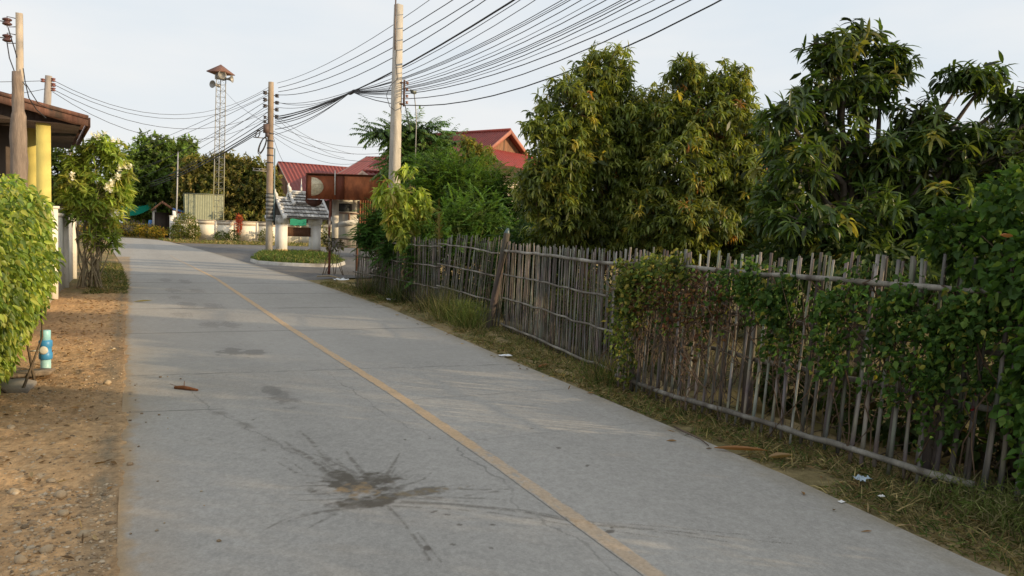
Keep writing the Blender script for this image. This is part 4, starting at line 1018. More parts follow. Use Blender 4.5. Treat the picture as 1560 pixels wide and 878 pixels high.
# white garden wall
mb = MB(); mb.box((-1.46, 17.2, .85), (.14, 14, 1.72), col=(.74, .70, .62))
gw = thing('garden_wall', (-1.46, 17.2, 0), 'white plastered garden wall beside the road, behind the yellow green hedge', 'wall')
mb.build('wall_panel', M_WALL, gw)
mb = MB(); mb.box((-1.46, 17.2, 1.745), (.2, 14.1, .07), col=(.66, .62, .54)); mb.build('coping', M_WALL, gw)
for yy in (12, 15, 18, 21, 24.1):
    mb = MB(); mb.box((-1.43, yy, .93), (.24, .24, 1.86), col=(.76, .72, .64)); mb.box((-1.43, yy, 1.885), (.3, .3, .05), col=(.7, .66, .58)); mb.build('pier', M_WALL, gw)
# flowering shrub
PB = b3([(-.6, 21.0, 3.35, .5, .36), (-1.02, 21.0, 2.9, .4, .45), (-.3, 21.0, 2.88, .38, .5), (-.75, 21.0, 2.38, .7, .55), (-1.15, 20.8, 2.34, .4, .5), (-.7, 20.9, 1.25, .3, .3), (-.5, 21.0, 1.85, .4, .4), (-.95, 20.8, 1.85, .45, .35), (-.22, 21.2, 2.42, .28, .5), (-.35, 21, 1.3, .15, .4)])
rg = np.random.default_rng(52)
pl = thing('plumeria_shrub', (-.87, 21, 0), 'many stemmed green shrub with clusters of white flowers at the left roadside', 'shrub')
pos, d, bi = crown_points(PB, 480, .45, rg)
lv = Leaves()
cols = tones(len(pos), [(.30, .38, .07), (.21, .30, .055), (.38, .40, .09)], (3, 3, 1.5), rg) * (.75 + .6 * fbm(pos[:, 0] * 2, pos[:, 2] * 2, 9))[:, None]
rosettes(lv, pos, d * .5 + np.array([0, 0, .7]), 11, .24, .05, .8, cols, (30, 105), rg, .05, across=3, segs=3)
lv.build('crown', M_LEAF, pl)
st = MB()
for b_ in PB:
    for q in range(3):
        c_ = np.array(b_[:3]) + rg.normal(0, .35, 3) * np.array(b_[3:6])
        pth = limb_path((-.87 + rg.normal(0, .14), 21 + rg.normal(0, .14), -.05), c_, rg, .05)
        pth[1] = pth[1] * .6 + np.array([-.87 + rg.normal(0, .16), 21, pth[1][2]]) * .4
        st.tube(pth, np.linspace(.017, .007, len(pth)).tolist(), 5, (.29, .235, .15), caps=False)
for j in range(len(pos)):
    c_ = np.array(PB[bi[j]][:3]); st.tube([c_ + (pos[j] - c_) * .2 + [0, 0, -.15], pos[j]], [.01, .008], 4, (.17, .17, .08), caps=False)
st.build('stems', M_BARK, pl, smooth=True)
FL = [(-.12, 20.75, 3.0), (-.2, 20.7, 2.93), (.0, 20.8, 2.97), (-.38, 20.5, 2.55), (-.42, 20.5, 2.5), (-.3, 20.6, 2.62), (-.62, 20.7, 3.6), (-.75, 20.7, 3.62), (-.35, 20.7, 3.55), (-.5, 20.7, 3.66), (-1.2, 20.3, 2.7), (-.46, 20.5, 2.42), (-.33, 20.6, 1.85), (-.25, 20.6, 2.7)]
for k, p_ in enumerate(FL):
    lv = Leaves()
    for q in range(4):
        c_ = np.array(p_) + rg.normal(0, .05, 3); ax = nrm(np.array([[rg.normal(.2, .3), -.8, .5]]))
        u_ = nrm(np.cross(ax, [[0, 0, 1.]])); v_ = np.cross(ax, u_)
        a_ = np.arange(5) * 2 * math.pi / 5
        lv.add(np.repeat(c_[None], 5, 0), u_ * np.cos(a_)[:, None] + v_ * np.sin(a_)[:, None] + ax * .35, .075, .06, .1, np.repeat([[.85, .83, .74]], 5, 0), segs=3, prof=(.3, .9, 1, .3), across=2, roll=.2, rng=rg)
    o = lv.build('flower_cluster', M_PETAL, pl)
# blue standpipe
sp = thing('water_pipe', (-.81, 9.47, 0), 'short blue plastic water pipe with round valve standing in the dirt', 'pipe')
mb = MB(); mb.lathe((-.81, 9.47, -.05), [(.05, 0), (.05, .2)], 16, (.36, .60, .60)); mb.lathe((-.81, 9.47, .33), [(.05, 0), (.05, .12), (.046, .125)], 16, (.30, .60, .66)); mb.build('pipe_body', M_PLASTIC, sp)
mb = MB(); mb.lathe((-.81, 9.47, .14), [(.055, 0), (.066, .01), (.066, .07), (.058, .08), (.058, .13), (.066, .14), (.066, .2), (.055, .21)], 16, (.05, .25, .50)); c_ = mb.build('coupling', M_PLASTIC, sp)
mb = MB(); mb.lathe((-.82, 9.41, .25), [(.015, 0), (.015, .03), (.042, .03), (.045, .045), (.03, .055)], 12, (.55, .54, .47), axis=(-.05, -1, .05)); mb.tube([(-.86, 9.37, .252), (-.94, 9.38, .245)], .008, 6, (.5, .5, .45)); mb.build('valve_handle', M_PLASTIC, c_)
mb = MB(); pts = [(-1.22, 8.95), (-.74, 8.98), (-.70, 9.2), (-.82, 9.26), (-1.2, 9.2)]
mb.prism([(x, y, .045 + .03 * (x + 1)) for x, y in pts], (0, .0, .03), (.26, .20, .14))
tag(mb.build('plank', M_WOOD, loc=(-.95, 9.1, 0)), 'flat weathered board lying in front of the blue pipe', 'board')
mb = MB(); pts = [(-1.15, 8.4), (-.86, 8.3), (-.82, 8.7), (-.95, 8.9), (-1.2, 8.85)]
mb.prism([(x, y, -.01) for x, y in pts], (0, 0, .06), (.30, .26, .21))
tag(mb.build('concrete_slab', M_CONC, loc=(-1, 8.6, 0)), 'broken grey concrete slab in the dirt, nearest the hedge foot', 'slab')
# house with yellow columns
ho = thing('house', (-3.2, 22, 0), 'brown roofed house with yellow columns behind the left hedge', 'house')
ca, sa = math.cos(R(5.3)), math.sin(R(5.3))
def hl(u, v, z):     # u along rake (to the left), v away from the road
    return (-.82 - u * ca - v * sa, 19 - u * sa + v * ca, z)
rise = .2
def hz(u): return 3.92 + u * rise - .0
mb = MB()
W_ = 4.2; D_ = 6.5
mb.slab(hl(0, 0, 3.83), hl(W_, 0, 3.83 + W_ * rise), hl(W_, D_, 3.83 + W_ * rise), hl(0, D_, 3.83), .06, (.17, .095, .075))
mb.slab(hl(W_, 0, 3.83 + W_ * rise), hl(2 * W_, 0, 3.83), hl(2 * W_, D_, 3.83), hl(W_, D_, 3.83 + W_ * rise), .06, (.17, .095, .075))
mb.build('roof', M_TILE, ho)
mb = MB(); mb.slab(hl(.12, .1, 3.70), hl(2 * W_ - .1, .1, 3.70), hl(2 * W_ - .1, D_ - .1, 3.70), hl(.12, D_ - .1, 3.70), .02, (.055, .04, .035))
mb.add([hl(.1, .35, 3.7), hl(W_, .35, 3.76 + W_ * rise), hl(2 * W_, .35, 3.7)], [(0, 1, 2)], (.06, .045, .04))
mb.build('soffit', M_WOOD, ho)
mb = MB(); cf = (.165, .085, .065)
for a_, b_ in (((-.02, 3.84), (W_, 3.84 + W_ * rise)), ((2 * W_ + .02, 3.84), (W_, 3.84 + W_ * rise))):
    for off, h0, h1, th in ((-.03, -.17, .02, .05), (-.055, -.02, .06, .03)):
        P0, P1 = hl(a_[0], off, a_[1]), hl(b_[0], off, b_[1])
        mb.prism([(P0[0], P0[1], P0[2] + h0), (P1[0], P1[1], P1[2] + h0), (P1[0], P1[1], P1[2] + h1), (P0[0], P0[1], P0[2] + h1)], (0, th, 0), cf)
P0, P1 = hl(-.03, 0, 3.83), hl(-.03, D_, 3.83)
mb.prism([(P0[0], P0[1], P0[2] - .17), (P1[0], P1[1], P1[2] - .17), (P1[0], P1[1], P1[2] + .03), (P0[0], P0[1], P0[2] + .03)], (.03, 0, 0), cf)
mb.build('fascia', M_WOOD, ho)
for (cx, cy, s_) in ((-1.66, 19.3, .27), (-1.98, 20.6, .27), (-2.25, 24.2, .27), (-4.6, 19.1, .27)):
    mb = MB(); mb.box((cx, cy, 1.83), (s_, s_, 3.7), R(5.3), (.66, .56, .17)); mb.build('column', M_WALL, ho)
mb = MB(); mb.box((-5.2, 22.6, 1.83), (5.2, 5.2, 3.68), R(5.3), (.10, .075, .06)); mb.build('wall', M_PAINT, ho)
mb = MB(); mb.box((-3.2, 19.96, 1.7), (.9, .06, 1.2), R(5.3), (.2, .13, .09)); w_ = mb.build('window', M_WOOD, ho)
# timber post, concrete pole
tp = thing('timber_post', (-1.42, 13, 0), 'gnarled grey wooden post rising out of the hedge in front of the eave', 'post')
mb = MB(); pp_ = []; rr_ = []; cc_ = []
for z, r_, dx in ((0, .13, 0), (1.5, .115, .0), (2.2, .105, -.004), (2.45, .112, .006), (2.6, .104, .0), (2.8, .11, -.006), (3.0, .098, -.003), (3.1, .094, .004), (3.17, .076, .0), (3.3, .078, -.006), (3.45, .066, -.01), (3.6, .066, -.012), (3.72, .055, -.02)):
    pp_.append((-1.42 + dx, 13, z)); rr_.append(r_); cc_.append((.24, .19, .155) if z < 3.1 else (.27, .21, .17))
mb.tube(pp_, rr_, 12, cc_); mb.build('timber', M_WOOD, tp, smooth=True)
up_ = thing('utility_pole', (-1.72, 16, 0), 'pale square concrete pole with two brown insulators at the upper left', 'utility pole', 'concrete utility poles along the road')
mb = MB(); mb.box((-1.72, 16, 2.6), (.12, .12, 5.2), 0, (.50, .42, .33), taper=.85); mb.build('shaft', M_POLE, up_)
def spool(par, x, y, z, s_=1., col=(.11, .05, .045)):
    mb = MB(); mb.lathe((x, y, z - .05 * s_), [(.035 * s_, 0), (.06 * s_, .012 * s_), (.06 * s_, .03 * s_), (.035 * s_, .042 * s_), (.035 * s_, .058 * s_), (.06 * s_, .07 * s_), (.06 * s_, .088 * s_), (.035 * s_, .1 * s_)], 10, col)
    return mb.build('insulator', M_CERAM, par)
for z in (5.03, 4.75):
    mb = MB(); mb.tube([(-1.76, 15.98, z + .07), (-1.9, 16, z + .09), (-1.9, 16, z - .09), (-1.76, 15.98, z - .07)], .009, 5, (.12, .09, .08)); br_ = mb.build('bracket', M_METAL, up_); spool(br_, -1.9, 16, z, 1.25)

# ------------------------------------------------------------------ wires
def sagline(p, q, sag, n=14):
    p, q = Vector(p), Vector(q)
    return [p.lerp(q, i / n) - Vector((0, 0, sag * 4 * (i / n) * (1 - i / n))) for i in range(n + 1)]
def wire(path, r, label, group=None, col=(.035, .035, .04), name='power_line', n=4):
    mb = MB(); mb.tube(path, r, n, col, caps=False)
    P = path[0]
    return tag(mb.build(name, M_DARK, loc=tuple(P)), label, 'cable', group)
def para(pts, yend=-9., n=26):
    """parabola in the vertical plane of the line, through given (y,z)"""
    P = np.array(pts, float); deg = min(2, len(P) - 1)
    cf = np.polyfit(P[:, 1], P[:, 2], deg)
    ys = np.linspace(P[0, 1], yend, n)
    return [(7.4 + (46.4 - y) * 1.6 / 52.4, y, float(np.polyval(cf, y))) for y in ys]
G1 = 'overhead lines sweeping from the near pole to the upper right'
WL = [([(0, 45.1, 9.75), (0, 30.11, 8.73), (0, 22.3, 8.68)], .012, 'uppermost overhead line of the sweep'),
    ([(0, 44.72, 9.43), (0, 28.4, 8.32), (0, 20.56, 8.24)], .016, 'second overhead line from the top of the sweep'),
    ([(0, 44.7, 9.21), (0, 28.38, 7.96), (0, 19.15, 7.89)], .016, 'third overhead line from the top, upper one of a close pair'),
    ([(0, 44.69, 9.03), (0, 28.35, 7.59), (0, 18.43, 7.71)], .016, 'fourth overhead line from the top, lower one of a close pair'),
    ([(0, 45.03, 8.64), (0, 28.32, 7.1), (0, 20.02, 7.0), (0, 16.31, 7.3)], .012, 'thin overhead line just above the thick black cable'),
    ([(0, 45.35, 7.9), (0, 30.44, 7.12), (0, 23.0, 7.08), (0, 16.9, 7.33)], .03, 'thickest black overhead cable crossing the tall pole')]
for pts, r_, lab in WL: wire(para(pts), r_, lab, G1)
KN = (0, 30.44, 7.12)
bundle = [(20.01, 6.85, 15.9, 7.05), (19.99, 6.62, 14.9, 6.75), (19.98, 6.58, 14.8, 6.70), (19.98, 6.54, 14.7, 6.66), (19.98, 6.40, 14.2, 6.55), (19.97, 6.28, 13.6, 6.42), (19.96, 6.2, 13.3, 6.33), (19.96, 6.1, 12.75, 6.2), (19.95, 6.06, 12.7, 6.16), (19.95, 6.02, 12.5, 6.11), (20.3, 5.95, 12.1, 6.06), (20.5, 5.9, 11.6, 5.96)]
for k, (y1, z1, y2, z2) in enumerate(bundle):
    wire(para([KN, (0, y1, z1), (0, y2, z2)]), .008 if k in (2, 5, 8, 11) else .011, 'thin line in the dense fan of overhead cables above the mango tree', G1)
for pts, r_, lab in (([(0, 30.44, 7.09), (0, 22.6, 6.02), (0, 15.3, 5.62), (0, 10.9, 5.86)], .012, 'slack overhead line over the mango tree, topmost of the low three'), ([(0, 30.44, 7.09), (0, 22.92, 5.9), (0, 15.27, 5.36), (0, 10.6, 5.76)], .012, 'slack overhead line over the mango tree, middle of the low three'),
    ([(0, 30.44, 7.09), (0, 25.35, 6.04), (0, 19.9, 5.29), (0, 15.25, 5.07), (0, 9.85, 5.57)], .015, 'lowest slack black overhead line grazing the mango treetop')):
    wire(para(pts), r_, lab, G1)
# cables between the near pole and the knot of lines
G2 = 'cables gathered between the near pole and the knot'
for k, (z0, sg, r_) in enumerate(((8.76, .35, .012), (8.46, .3, .012), (7.8, .18, .03), (7.6, .2, .025), (7.5, .25, .02), (7.2, .3, .02), (7.7, .12, .02), (6.9, .25, .014))):
    wire(sagline((7.42, 45.4, z0), (7.89, 30.3, 7.12), sg), r_, ('upper thin line dipping from the pole to the cable knot' if k < 2 else 'dark heavy cable sloping between the pole and the cable knot'), G2)
mb = MB(); mb.lathe((7.89, 30.8, 7.08), [(.03, 0), (.07, .2), (.07, .7), (.03, .9)], 8, (.03, .03, .035), axis=(.03, -1, .02))
tag(mb.build('cable_splice', M_DARK, loc=(7.89, 30.4, 7.1)), 'dark knot where the overhead cables are tied together in mid air', 'cable splice')
# service drops to the houses
G3 = 'service drops from the pole to the red roofed houses'
for (z0, q, sg, lab) in ((8.2, (13.2, 50, 6.6), .35, 'service line from the pole to the red roofs, steepest one'), (8.1, (12.6, 50, 6.3), .4, 'service line from the pole to the red roofs, just under the steepest'), (7.2, (16.2, 50, 7.1), .7, 'long slack service line passing over the middle red roof'), (7.1, (16.6, 51, 6.7), .8, 'lower slack service line over the middle red roof'),
    (6.9, (14, 52, 6.2), .6, 'low service line ending at the middle red roof'), (7.6, (15.6, 50, 7.4), .6, 'upper slack service line toward the tall pole'), (6.9, (11.4, 60, 6.5), .9, 'wavy thin wire hanging toward the leftmost red roof')):
    wire(sagline((7.45, 46.3, z0), q, sg), .012, lab, G3)
# lines to the left
G4 = 'lines from the near pole to the leaning pole at left'
for z0, z1, sg, lab in ((9.7, 7.82, 1.55, 'highest line sagging between the two left poles'), (9.35, 7.65, 1.5, 'second line sagging between the two left poles'), (8.3, 7.42, 1.35, 'third line sagging between the two left poles'), (8.0, 7.3, 1.7, 'lowest line sagging between the two left poles')):
    wire(sagline((7.2, 46.4, z0), (-3.08, 40, z1), sg), .013, lab, G4)
G5 = 'cables running from the near pole down past the loudspeaker tower'
for k, (z0, q, sg, r_) in enumerate(((9.55, (-14, 128, 8.6), 1.6, .016), (9.25, (-14, 128, 7.6), 1.5, .016), (9.0, (-5, 126, 7.4), 1.2, .018), (8.7, (-4, 126, 6.6), 1.2, .018), (8.3, (-1, 126, 6.3), 1.0, .02), (8.5, (-9, 127, 6.8), 1.3, .014), (7.9, (-1.2, 126, 6.6), 1.0, .028), (7.65, (-1, 126, 6.4), 1.0, .04), (7.55, (-.8, 126, 6.3), 1.1, .04), (7.4, (-1.1, 126, 6.2), 1.0, .03))):
    wire(sagline((7.2, 46.5, z0), q, sg), r_, ('thick dark cable bundle strand sloping past the loudspeaker tower' if k in (6, 7, 8, 9) else 'thin line sloping from the near pole past the loudspeaker tower'), G5)
wire(sagline((7.2, 46.5, 7.6), (8.7, 85, 15.6), .3), .015, 'straight thin wire from the near pole up to the loudspeaker tower')
G6 = 'lines leaving the upper left edge'
wire(sagline((-1.9, 16, 5.03), (-12, 12, 5.2), .3), .009, 'upper wire from the brown insulators to the left edge', G6)
wire(sagline((-1.9, 16, 4.75), (-12, 12, 4.95), .3), .009, 'lower wire from the brown insulators to the left edge', G6)
wire([(-1.88, 15.95, 4.92), (-1.82, 15.9, 4.7), (-1.78, 15.9, 4.55), (-1.75, 15.9, 4.42)], .009, 'short black lead hanging beside the upper insulator of the left pole')
wire([(-1.9, 15.95, 4.68), (-1.86, 15.9, 4.4), (-1.78, 15.9, 4.15), (-1.62, 15.9, 3.95), (-1.58, 15.9, 3.75), (-1.5, 16.2, 3.6), (-1.42, 17, 3.55)], .009, 'loose black lead looping down the left pole to the roof')
wire([(-1.66, 15.9, 4.25), (-1.63, 15.9, 4.0), (-1.55, 16, 3.85), (-1.5, 16.5, 3.75), (-1.35, 17.5, 3.75)], .008, 'second loose lead beside the left pole, nearer the roof')
wire(sagline((-3.35, 40, 7.75), (-14, 34, 6.2), .3), .012, 'upper line from the leaning pole to the left edge', 'lines from the leaning pole to the left')
wire(sagline((-3.35, 40, 7.4), (-6, 30, 5.6), .25), .012, 'lower line from the leaning pole down behind the brown roof', 'lines from the leaning pole to the left')

# ------------------------------------------------------------------ poles
rg = np.random.default_rng(61)
np_ = thing('utility_pole', (7.34, 46.4, 0), 'weathered concrete pole loaded with insulators and cables beside the tiled gate', 'utility pole', 'concrete utility poles along the road')
mb = MB(); mb.tube([(7.32, 46.4, z) for z in (-.2, 1.5, 3, 4.5, 6, 7.5, 9, 10)], [.205, .195, .19, .185, .178, .17, .165, .15], 12, [(.33, .30, .26), (.36, .33, .28), (.27, .235, .2), (.34, .25, .18), (.38, .28, .2), (.22, .17, .135), (.36, .28, .2), (.38, .3, .22)]); mb.build('shaft', M_POLE, np_, smooth=True)
for sx, zs in ((-1, (9.35, 8.95, 8.6)), (1, (9.25, 8.85, 8.45, 8.05))):
    for z in zs:
        mb = MB(); mb.box((7.32 + sx * .22, 46.35, z), (.3, .05, .04), 0, (.12, .11, .11)); br_ = mb.build('bracket', M_METAL, np_)
        spool(br_, 7.32 + sx * .34, 46.35, z, 2.0, (.05, .045, .05))
for z in (7.95, 7.7): spool(np_, 7.0, 46.35, z, 1.7, (.05, .045, .05))
mb = MB(); mb.box((7.06, 46.3, 7.3), (.3, .25, .5), 0, (.12, .08, .07)); mb.box((7.12, 46.28, 6.95), (.2, .2, .25), 0, (.08, .06, .06)); mb.build('junction_box', M_DARK, np_)
mb = MB()
for (cx, cz, rx, rz, ti) in ((6.85, 6.3, .16, .5, .28), (6.87, 6.35, .13, .46, .25), (6.6, 6.95, .1, .22, .1)):
    pts = [(cx + rx * math.cos(a) + ti * math.sin(a) * .6, 46.25, cz + rz * math.sin(a)) for a in np.linspace(0, 2 * math.pi, 19)]
    mb.tube(pts, .03, 5, (.035, .035, .04))
mb.build('cable_coil', M_DARK, np_, smooth=True)
mb = MB(); mb.box((6.72, 46.35, 6.75), (.7, .04, .05), 0, (.2, .19, .19)); mb.box((6.75, 46.35, 4.85), (.8, .05, .05), 0, (.25, .24, .24)); mb.box((6.8, 46.35, 4.97), (.6, .03, .04), 0, (.25, .24, .24)); mb.tube([(6.4, 46.35, 4.85), (6.4, 46.35, 4.98)], .025, 6, (.25, .24, .24)); mb.build('crossarm', M_METAL, np_)
mb = MB(); mb.tube([(7.56, 46.3, z) for z in (2.0, 4.0, 6.2)], .04, 6, (.16, .24, .27)); mb.build('conduit', M_PLASTIC, np_)
for k in range(7):
    z = 1.95 + k * .235
    mb = MB(); mb.lathe((7.33, 46.4, z), [(.2, 0), (.225, .02), (.225, .13), (.2, .15)], 12, (.24, .235, .22)); mb.build('clamp_band', M_PAINT, np_)
    mb = MB(); mb.lathe((7.33, 46.4, z + .155), [(.2, 0), (.21, .01), (.21, .06), (.2, .07)], 12, (.05, .05, .05)); mb.build('clamp_band', M_DARK, np_)
for k in range(5):
    z = 7.0 - k * .42
    mb = MB(); mb.lathe((7.32, 46.4, z), [(.175, 0), (.2, .015), (.2, .07), (.175, .085)], 12, (.07, .06, .06)); mb.build('cable_band', M_METAL, np_)
mb = MB(); mb.box((7.6, 46.42, 2.55), (.1, .16, 1.6), 0, (.06, .06, .065)); mb.build('cable_riser', M_DARK, np_)
tp2 = thing('utility_pole', (7.7, 24, 0), 'tall plain pale concrete pole rising behind the rusty stall and bushes', 'utility pole', 'concrete utility poles along the road')
mb = MB(); mb.box((7.7, 24, 4.43), (.33, .3, 8.9), R(20), (.45, .42, .375), taper=.66); mb.build('shaft', M_POLE, tp2)
mb = MB(); mb.box((7.92, 23.9, 6.1), (.05, .06, .85), 0, (.14, .09, .075)); 
for z in (6.42, 5.75): mb.box((7.87, 23.9, z), (.16, .05, .04), 0, (.14, .09, .075))
br_ = mb.build('bracket', M_RUST, tp2)
for z in (6.42, 6.22, 6.0, 5.8): spool(br_, 8.0, 23.85, z, .85, (.28, .13, .08))
mb = MB(); mb.tube([(7.55, 23.85, 9.1), (7.54, 23.83, 8.2), (7.55, 23.8, 7.4)], .025, 5, (.16, .12, .1)); mb.build('lightning_rod', M_METAL, tp2)
wire([(7.6, 23.8, 7.4), (7.58, 23.8, 7.0), (7.66, 23.8, 6.5), (7.45, 23.8, 6.3), (7.3, 23.8, 5.95), (7.42, 23.8, 5.6), (7.6, 23.8, 5.5)], .01, 'thin loose wire looping down the tall plain pole', None)
wire([(7.93, 23.8, 5.7), (8.05, 23.85, 5.3), (8.2, 24, 4.9)], .014, 'short grey lead from the tall pole bracket into the dark tree')
an = thing('lamp_bracket', (8.44, 24.3, 0), 'small grey bracket lamp on a thin bent stalk above the dark tree', 'lamp')
mb = MB(); mb.tube([(8.5, 24.3, 0), (8.5, 24.3, 5.4), (8.46, 24.3, 5.8), (8.40, 24.3, 6.2)], .018, 5, (.3, .3, .3)); mb.build('stalk', M_METAL, an)
mb = MB(); mb.box((8.38, 24.3, 6.24), (.16, .1, .1), .3, (.22, .24, .2)); mb.tube([(8.32, 24.3, 6.2), (8.27, 24.3, 6.32)], .03, 6, (.2, .22, .18)); mb.build('lamp_head', M_METAL, an)
lp = thing('utility_pole', (-3.3, 40, 0), 'grey concrete pole leaning right behind the brown roof at left', 'utility pole', 'concrete utility poles along the road')
mb = MB(); mb.tube([(-3.62, 40, 0), (-3.42, 40, 4), (-3.22, 40, 7.98)], [.2, .18, .14], 10, (.33, .29, .26)); mb.build('shaft', M_POLE, lp, smooth=True)
for sx, z in ((-1, 7.75), (1, 7.82), (1, 7.6), (1, 7.4)): spool(lp, -3.24 + sx * .2, 39.95, z, 1.6, (.2, .08, .07))
fp = thing('utility_pole', (-3.6, 60, 0), 'small distant pole half hidden behind the flowering shrub', 'utility pole', 'concrete utility poles along the road')
mb = MB(); mb.tube([(-3.6, 60, 0), (-3.61, 60, 6.6)], [.16, .1], 8, (.34, .3, .28)); mb.build('shaft', M_POLE, fp, smooth=True)
mb = MB(); mb.box((-3.55, 59.9, 5.4), (.5, .2, .3), 0, (.25, .22, .21)); mb.build('equipment_box', M_METAL, fp)
mb = MB(); mb.tube([(4.27, 86.4, 0), (4.38, 86.4, 4.5), (4.46, 86.4, 9.0)], [.09, .08, .06], 8, (.46, .44, .41))
tag(mb.build('flag_pole', M_METAL, loc=(4.3, 86.4, 0)), 'thin bare grey mast in front of the far trees', 'mast')

# ------------------------------------------------------------------ loudspeaker tower
TWG = (.24, .24, .22)
tw = thing('loudspeaker_tower', (8.1, 84, 0), 'slender lattice tower carrying horn loudspeakers under a small brown roof', 'tower')
def twp(i, z):
    f = 1 - .13 * z / 17
    dx, dy = ((-.52, -.45), (.52, -.3), (.05, .6))[i]
    return (8.1 + dx * f + .012 * z, 84 + dy * f, z)
for i in range(3):
    mb = MB(); zz = np.linspace(0, 17.3, 12)
    mb.tube([twp(i, z) for z in zz], .047, 6, [((.30, .29, .17) if z < 7 else (.27, .27, .26)) for z in zz]); mb.build('leg', M_METAL, tw)  # lower leg colour painted yellowish, as if sunlit
mb = MB(); k = 0; z = .4
while z < 16.6:
    for a_, b_ in ((0, 1), (1, 2), (2, 0)):
        mb.tube([twp(a_, z), twp(b_, z)], .015, 4, TWG); mb.tube([twp(a_ if k % 2 else b_, z), twp(b_ if k % 2 else a_, z + .62)], .012, 4, TWG)
    z += .62; k += 1
mb.build('lattice', M_METAL, tw)
mb = MB(); c_ = (8.3, 84, 17.1)
V = [(c_[0] + 1.42 * math.cos(a), c_[1] + 1.42 * math.sin(a), c_[2]) for a in np.radians([10, 100, 190, 280])] + [(c_[0], c_[1], c_[2] + .85)]
mb.add(V + [(v[0], v[1], v[2] - .07) for v in V[:4]], [(0, 1, 4), (1, 2, 4), (2, 3, 4), (3, 0, 4), (5, 6, 1, 0), (6, 7, 2, 1), (7, 8, 3, 2), (8, 5, 0, 3), (8, 7, 6, 5)], (.21, .115, .09))
mb.build('roof', M_TILE, tw)
mb = MB(); mb.box((8.28, 84, 16.75), (.9, .9, .55), R(10), (.42, .40, .36)); mb.build('cabinet', M_PAINT, tw)
for (x_, y_, z_, ax) in ((7.75, 83.5, 15.75, (-.8, -.75, 0)), (8.95, 83.6, 16.5, (.75, -.4, .05)), (8.25, 83.3, 16.75, (.15, -1, 0))):
    mb = MB(); mb.lathe((x_, y_, z_), [(.09, -.3), (.1, -.1), (.12, 0), (.17, .17), (.27, .32), (.38, .41), (.39, .43), (.35, .38), (.09, .13), (.02, .1)], 14, (.30, .29, .27), axis=ax)
    mb.lathe((x_, y_, z_), [(.13, -.6), (.17, -.55), (.17, -.35), (.1, -.3)], 10, (.3, .3, .29), axis=ax)
    mb.build('horn_speaker', M_METAL, tw, smooth=True)

# ------------------------------------------------------------------ village gate shrine
gt = thing('village_gate', (9.1, 47, .1), 'white two post gate with grey tiled two tier roof on the traffic island', 'gate')
# local frame: u along the ridge, v across
ga = R(20); gx, gy = 9.12, 47.0
def gl(u, v, z): return (gx + u * math.cos(ga) - v * math.sin(ga), gy + u * math.sin(ga) + v * math.cos(ga), z)
for u in (-1.14, 1.14):
    mb = MB(); P = gl(u, 0, 0); cw = (.74, .73, .70)
    mb.box((P[0], P[1], .95), (.52, .52, 2.1), ga, cw)
    f_ = mb.build('post', M_CONC if False else M_WALL, gt)
    mb = MB(); mb.box((P[0], P[1], 2.02), (.62, .62, .34), ga, (.72, .71, .68)); mb.box((P[0], P[1], 1.83), (.57, .57, .05), ga, (.7, .69, .66)); mb.build('capital', M_WALL, f_)
    mb = MB(); mb.box((P[0], P[1], .16), (.55, .55, .34), ga, (.52, .36, .18)); mb.build('plinth', M_CONC, f_)
P = gl(0, 0, 0)
mb = MB(); mb.box((P[0], P[1] + .12, 1.38), (1.75, .1, .56), ga, (.15, .075, .045)); mb.build('sign_board', M_WOOD, gt)
mb = MB(); mb.box((P[0], P[1], 2.26), (2.75, .5, .16), ga, (.62, .61, .58)); mb.build('beam', M_WALL, gt)
tc_ = (.58, .57, .545); wc = (.66, .655, .63)
def roof_tier(u0, u1, z_e, v_e, z_r, rows, name):
    mb = MB()
    for sgn in (-1, 1):
        for r_ in range(rows):
            f0, f1 = r_ / rows, (r_ + 1) / rows
            nt_ = max(6, int((u1 - u0) / .24))
            for k in range(nt_):
                ua, ub = u0 + (u1 - u0) * k / nt_, u0 + (u1 - u0) * (k + .93) / nt_
                # tiers of overlapping tiles from eave to ridge
                va, vb = v_e * (1 - f0) + .0, v_e * (1 - f1 - .05)
                za = z_e + (z_r - z_e) * f0 + .09; zb = z_e + (z_r - z_e) * min(1, f1 + .05)
                g = random.uniform(.5, 1.25)
                lip_shadow = [gl(ua, sgn * (va + .012), za - .075), gl(ub, sgn * (va + .012), za - .075), gl(ub, sgn * (va + .012), za - .004), gl(ua, sgn * (va + .012), za - .004)]
                mb.add(lip_shadow, [(0, 1, 2, 3)], (.05, .05, .05))  # dark strip painted below each tile row as its shadow line
                mb.slab(gl(ua, sgn * va, za), gl(ub, sgn * va, za), gl(ub, sgn * max(vb, 0), zb), gl(ua, sgn * max(vb, 0), zb), -.03 * sgn, tuple(q * g for q in tc_))
        mb.slab(gl(u0, sgn * v_e, z_e - .02), gl(u1, sgn * v_e, z_e - .02), gl(u1, 0, z_r - .03), gl(u0, 0, z_r - .03), -.05 * sgn, (.25, .24, .23))
    return mb.build(name, M_TILE, gt)
lower = roof_tier(-1.5, 1.6, 2.2, 1.0, 3.3, 5, 'lower_roof')
upper = roof_tier(-.62, 1.05, 3.05, .45, 3.72, 4, 'upper_roof')
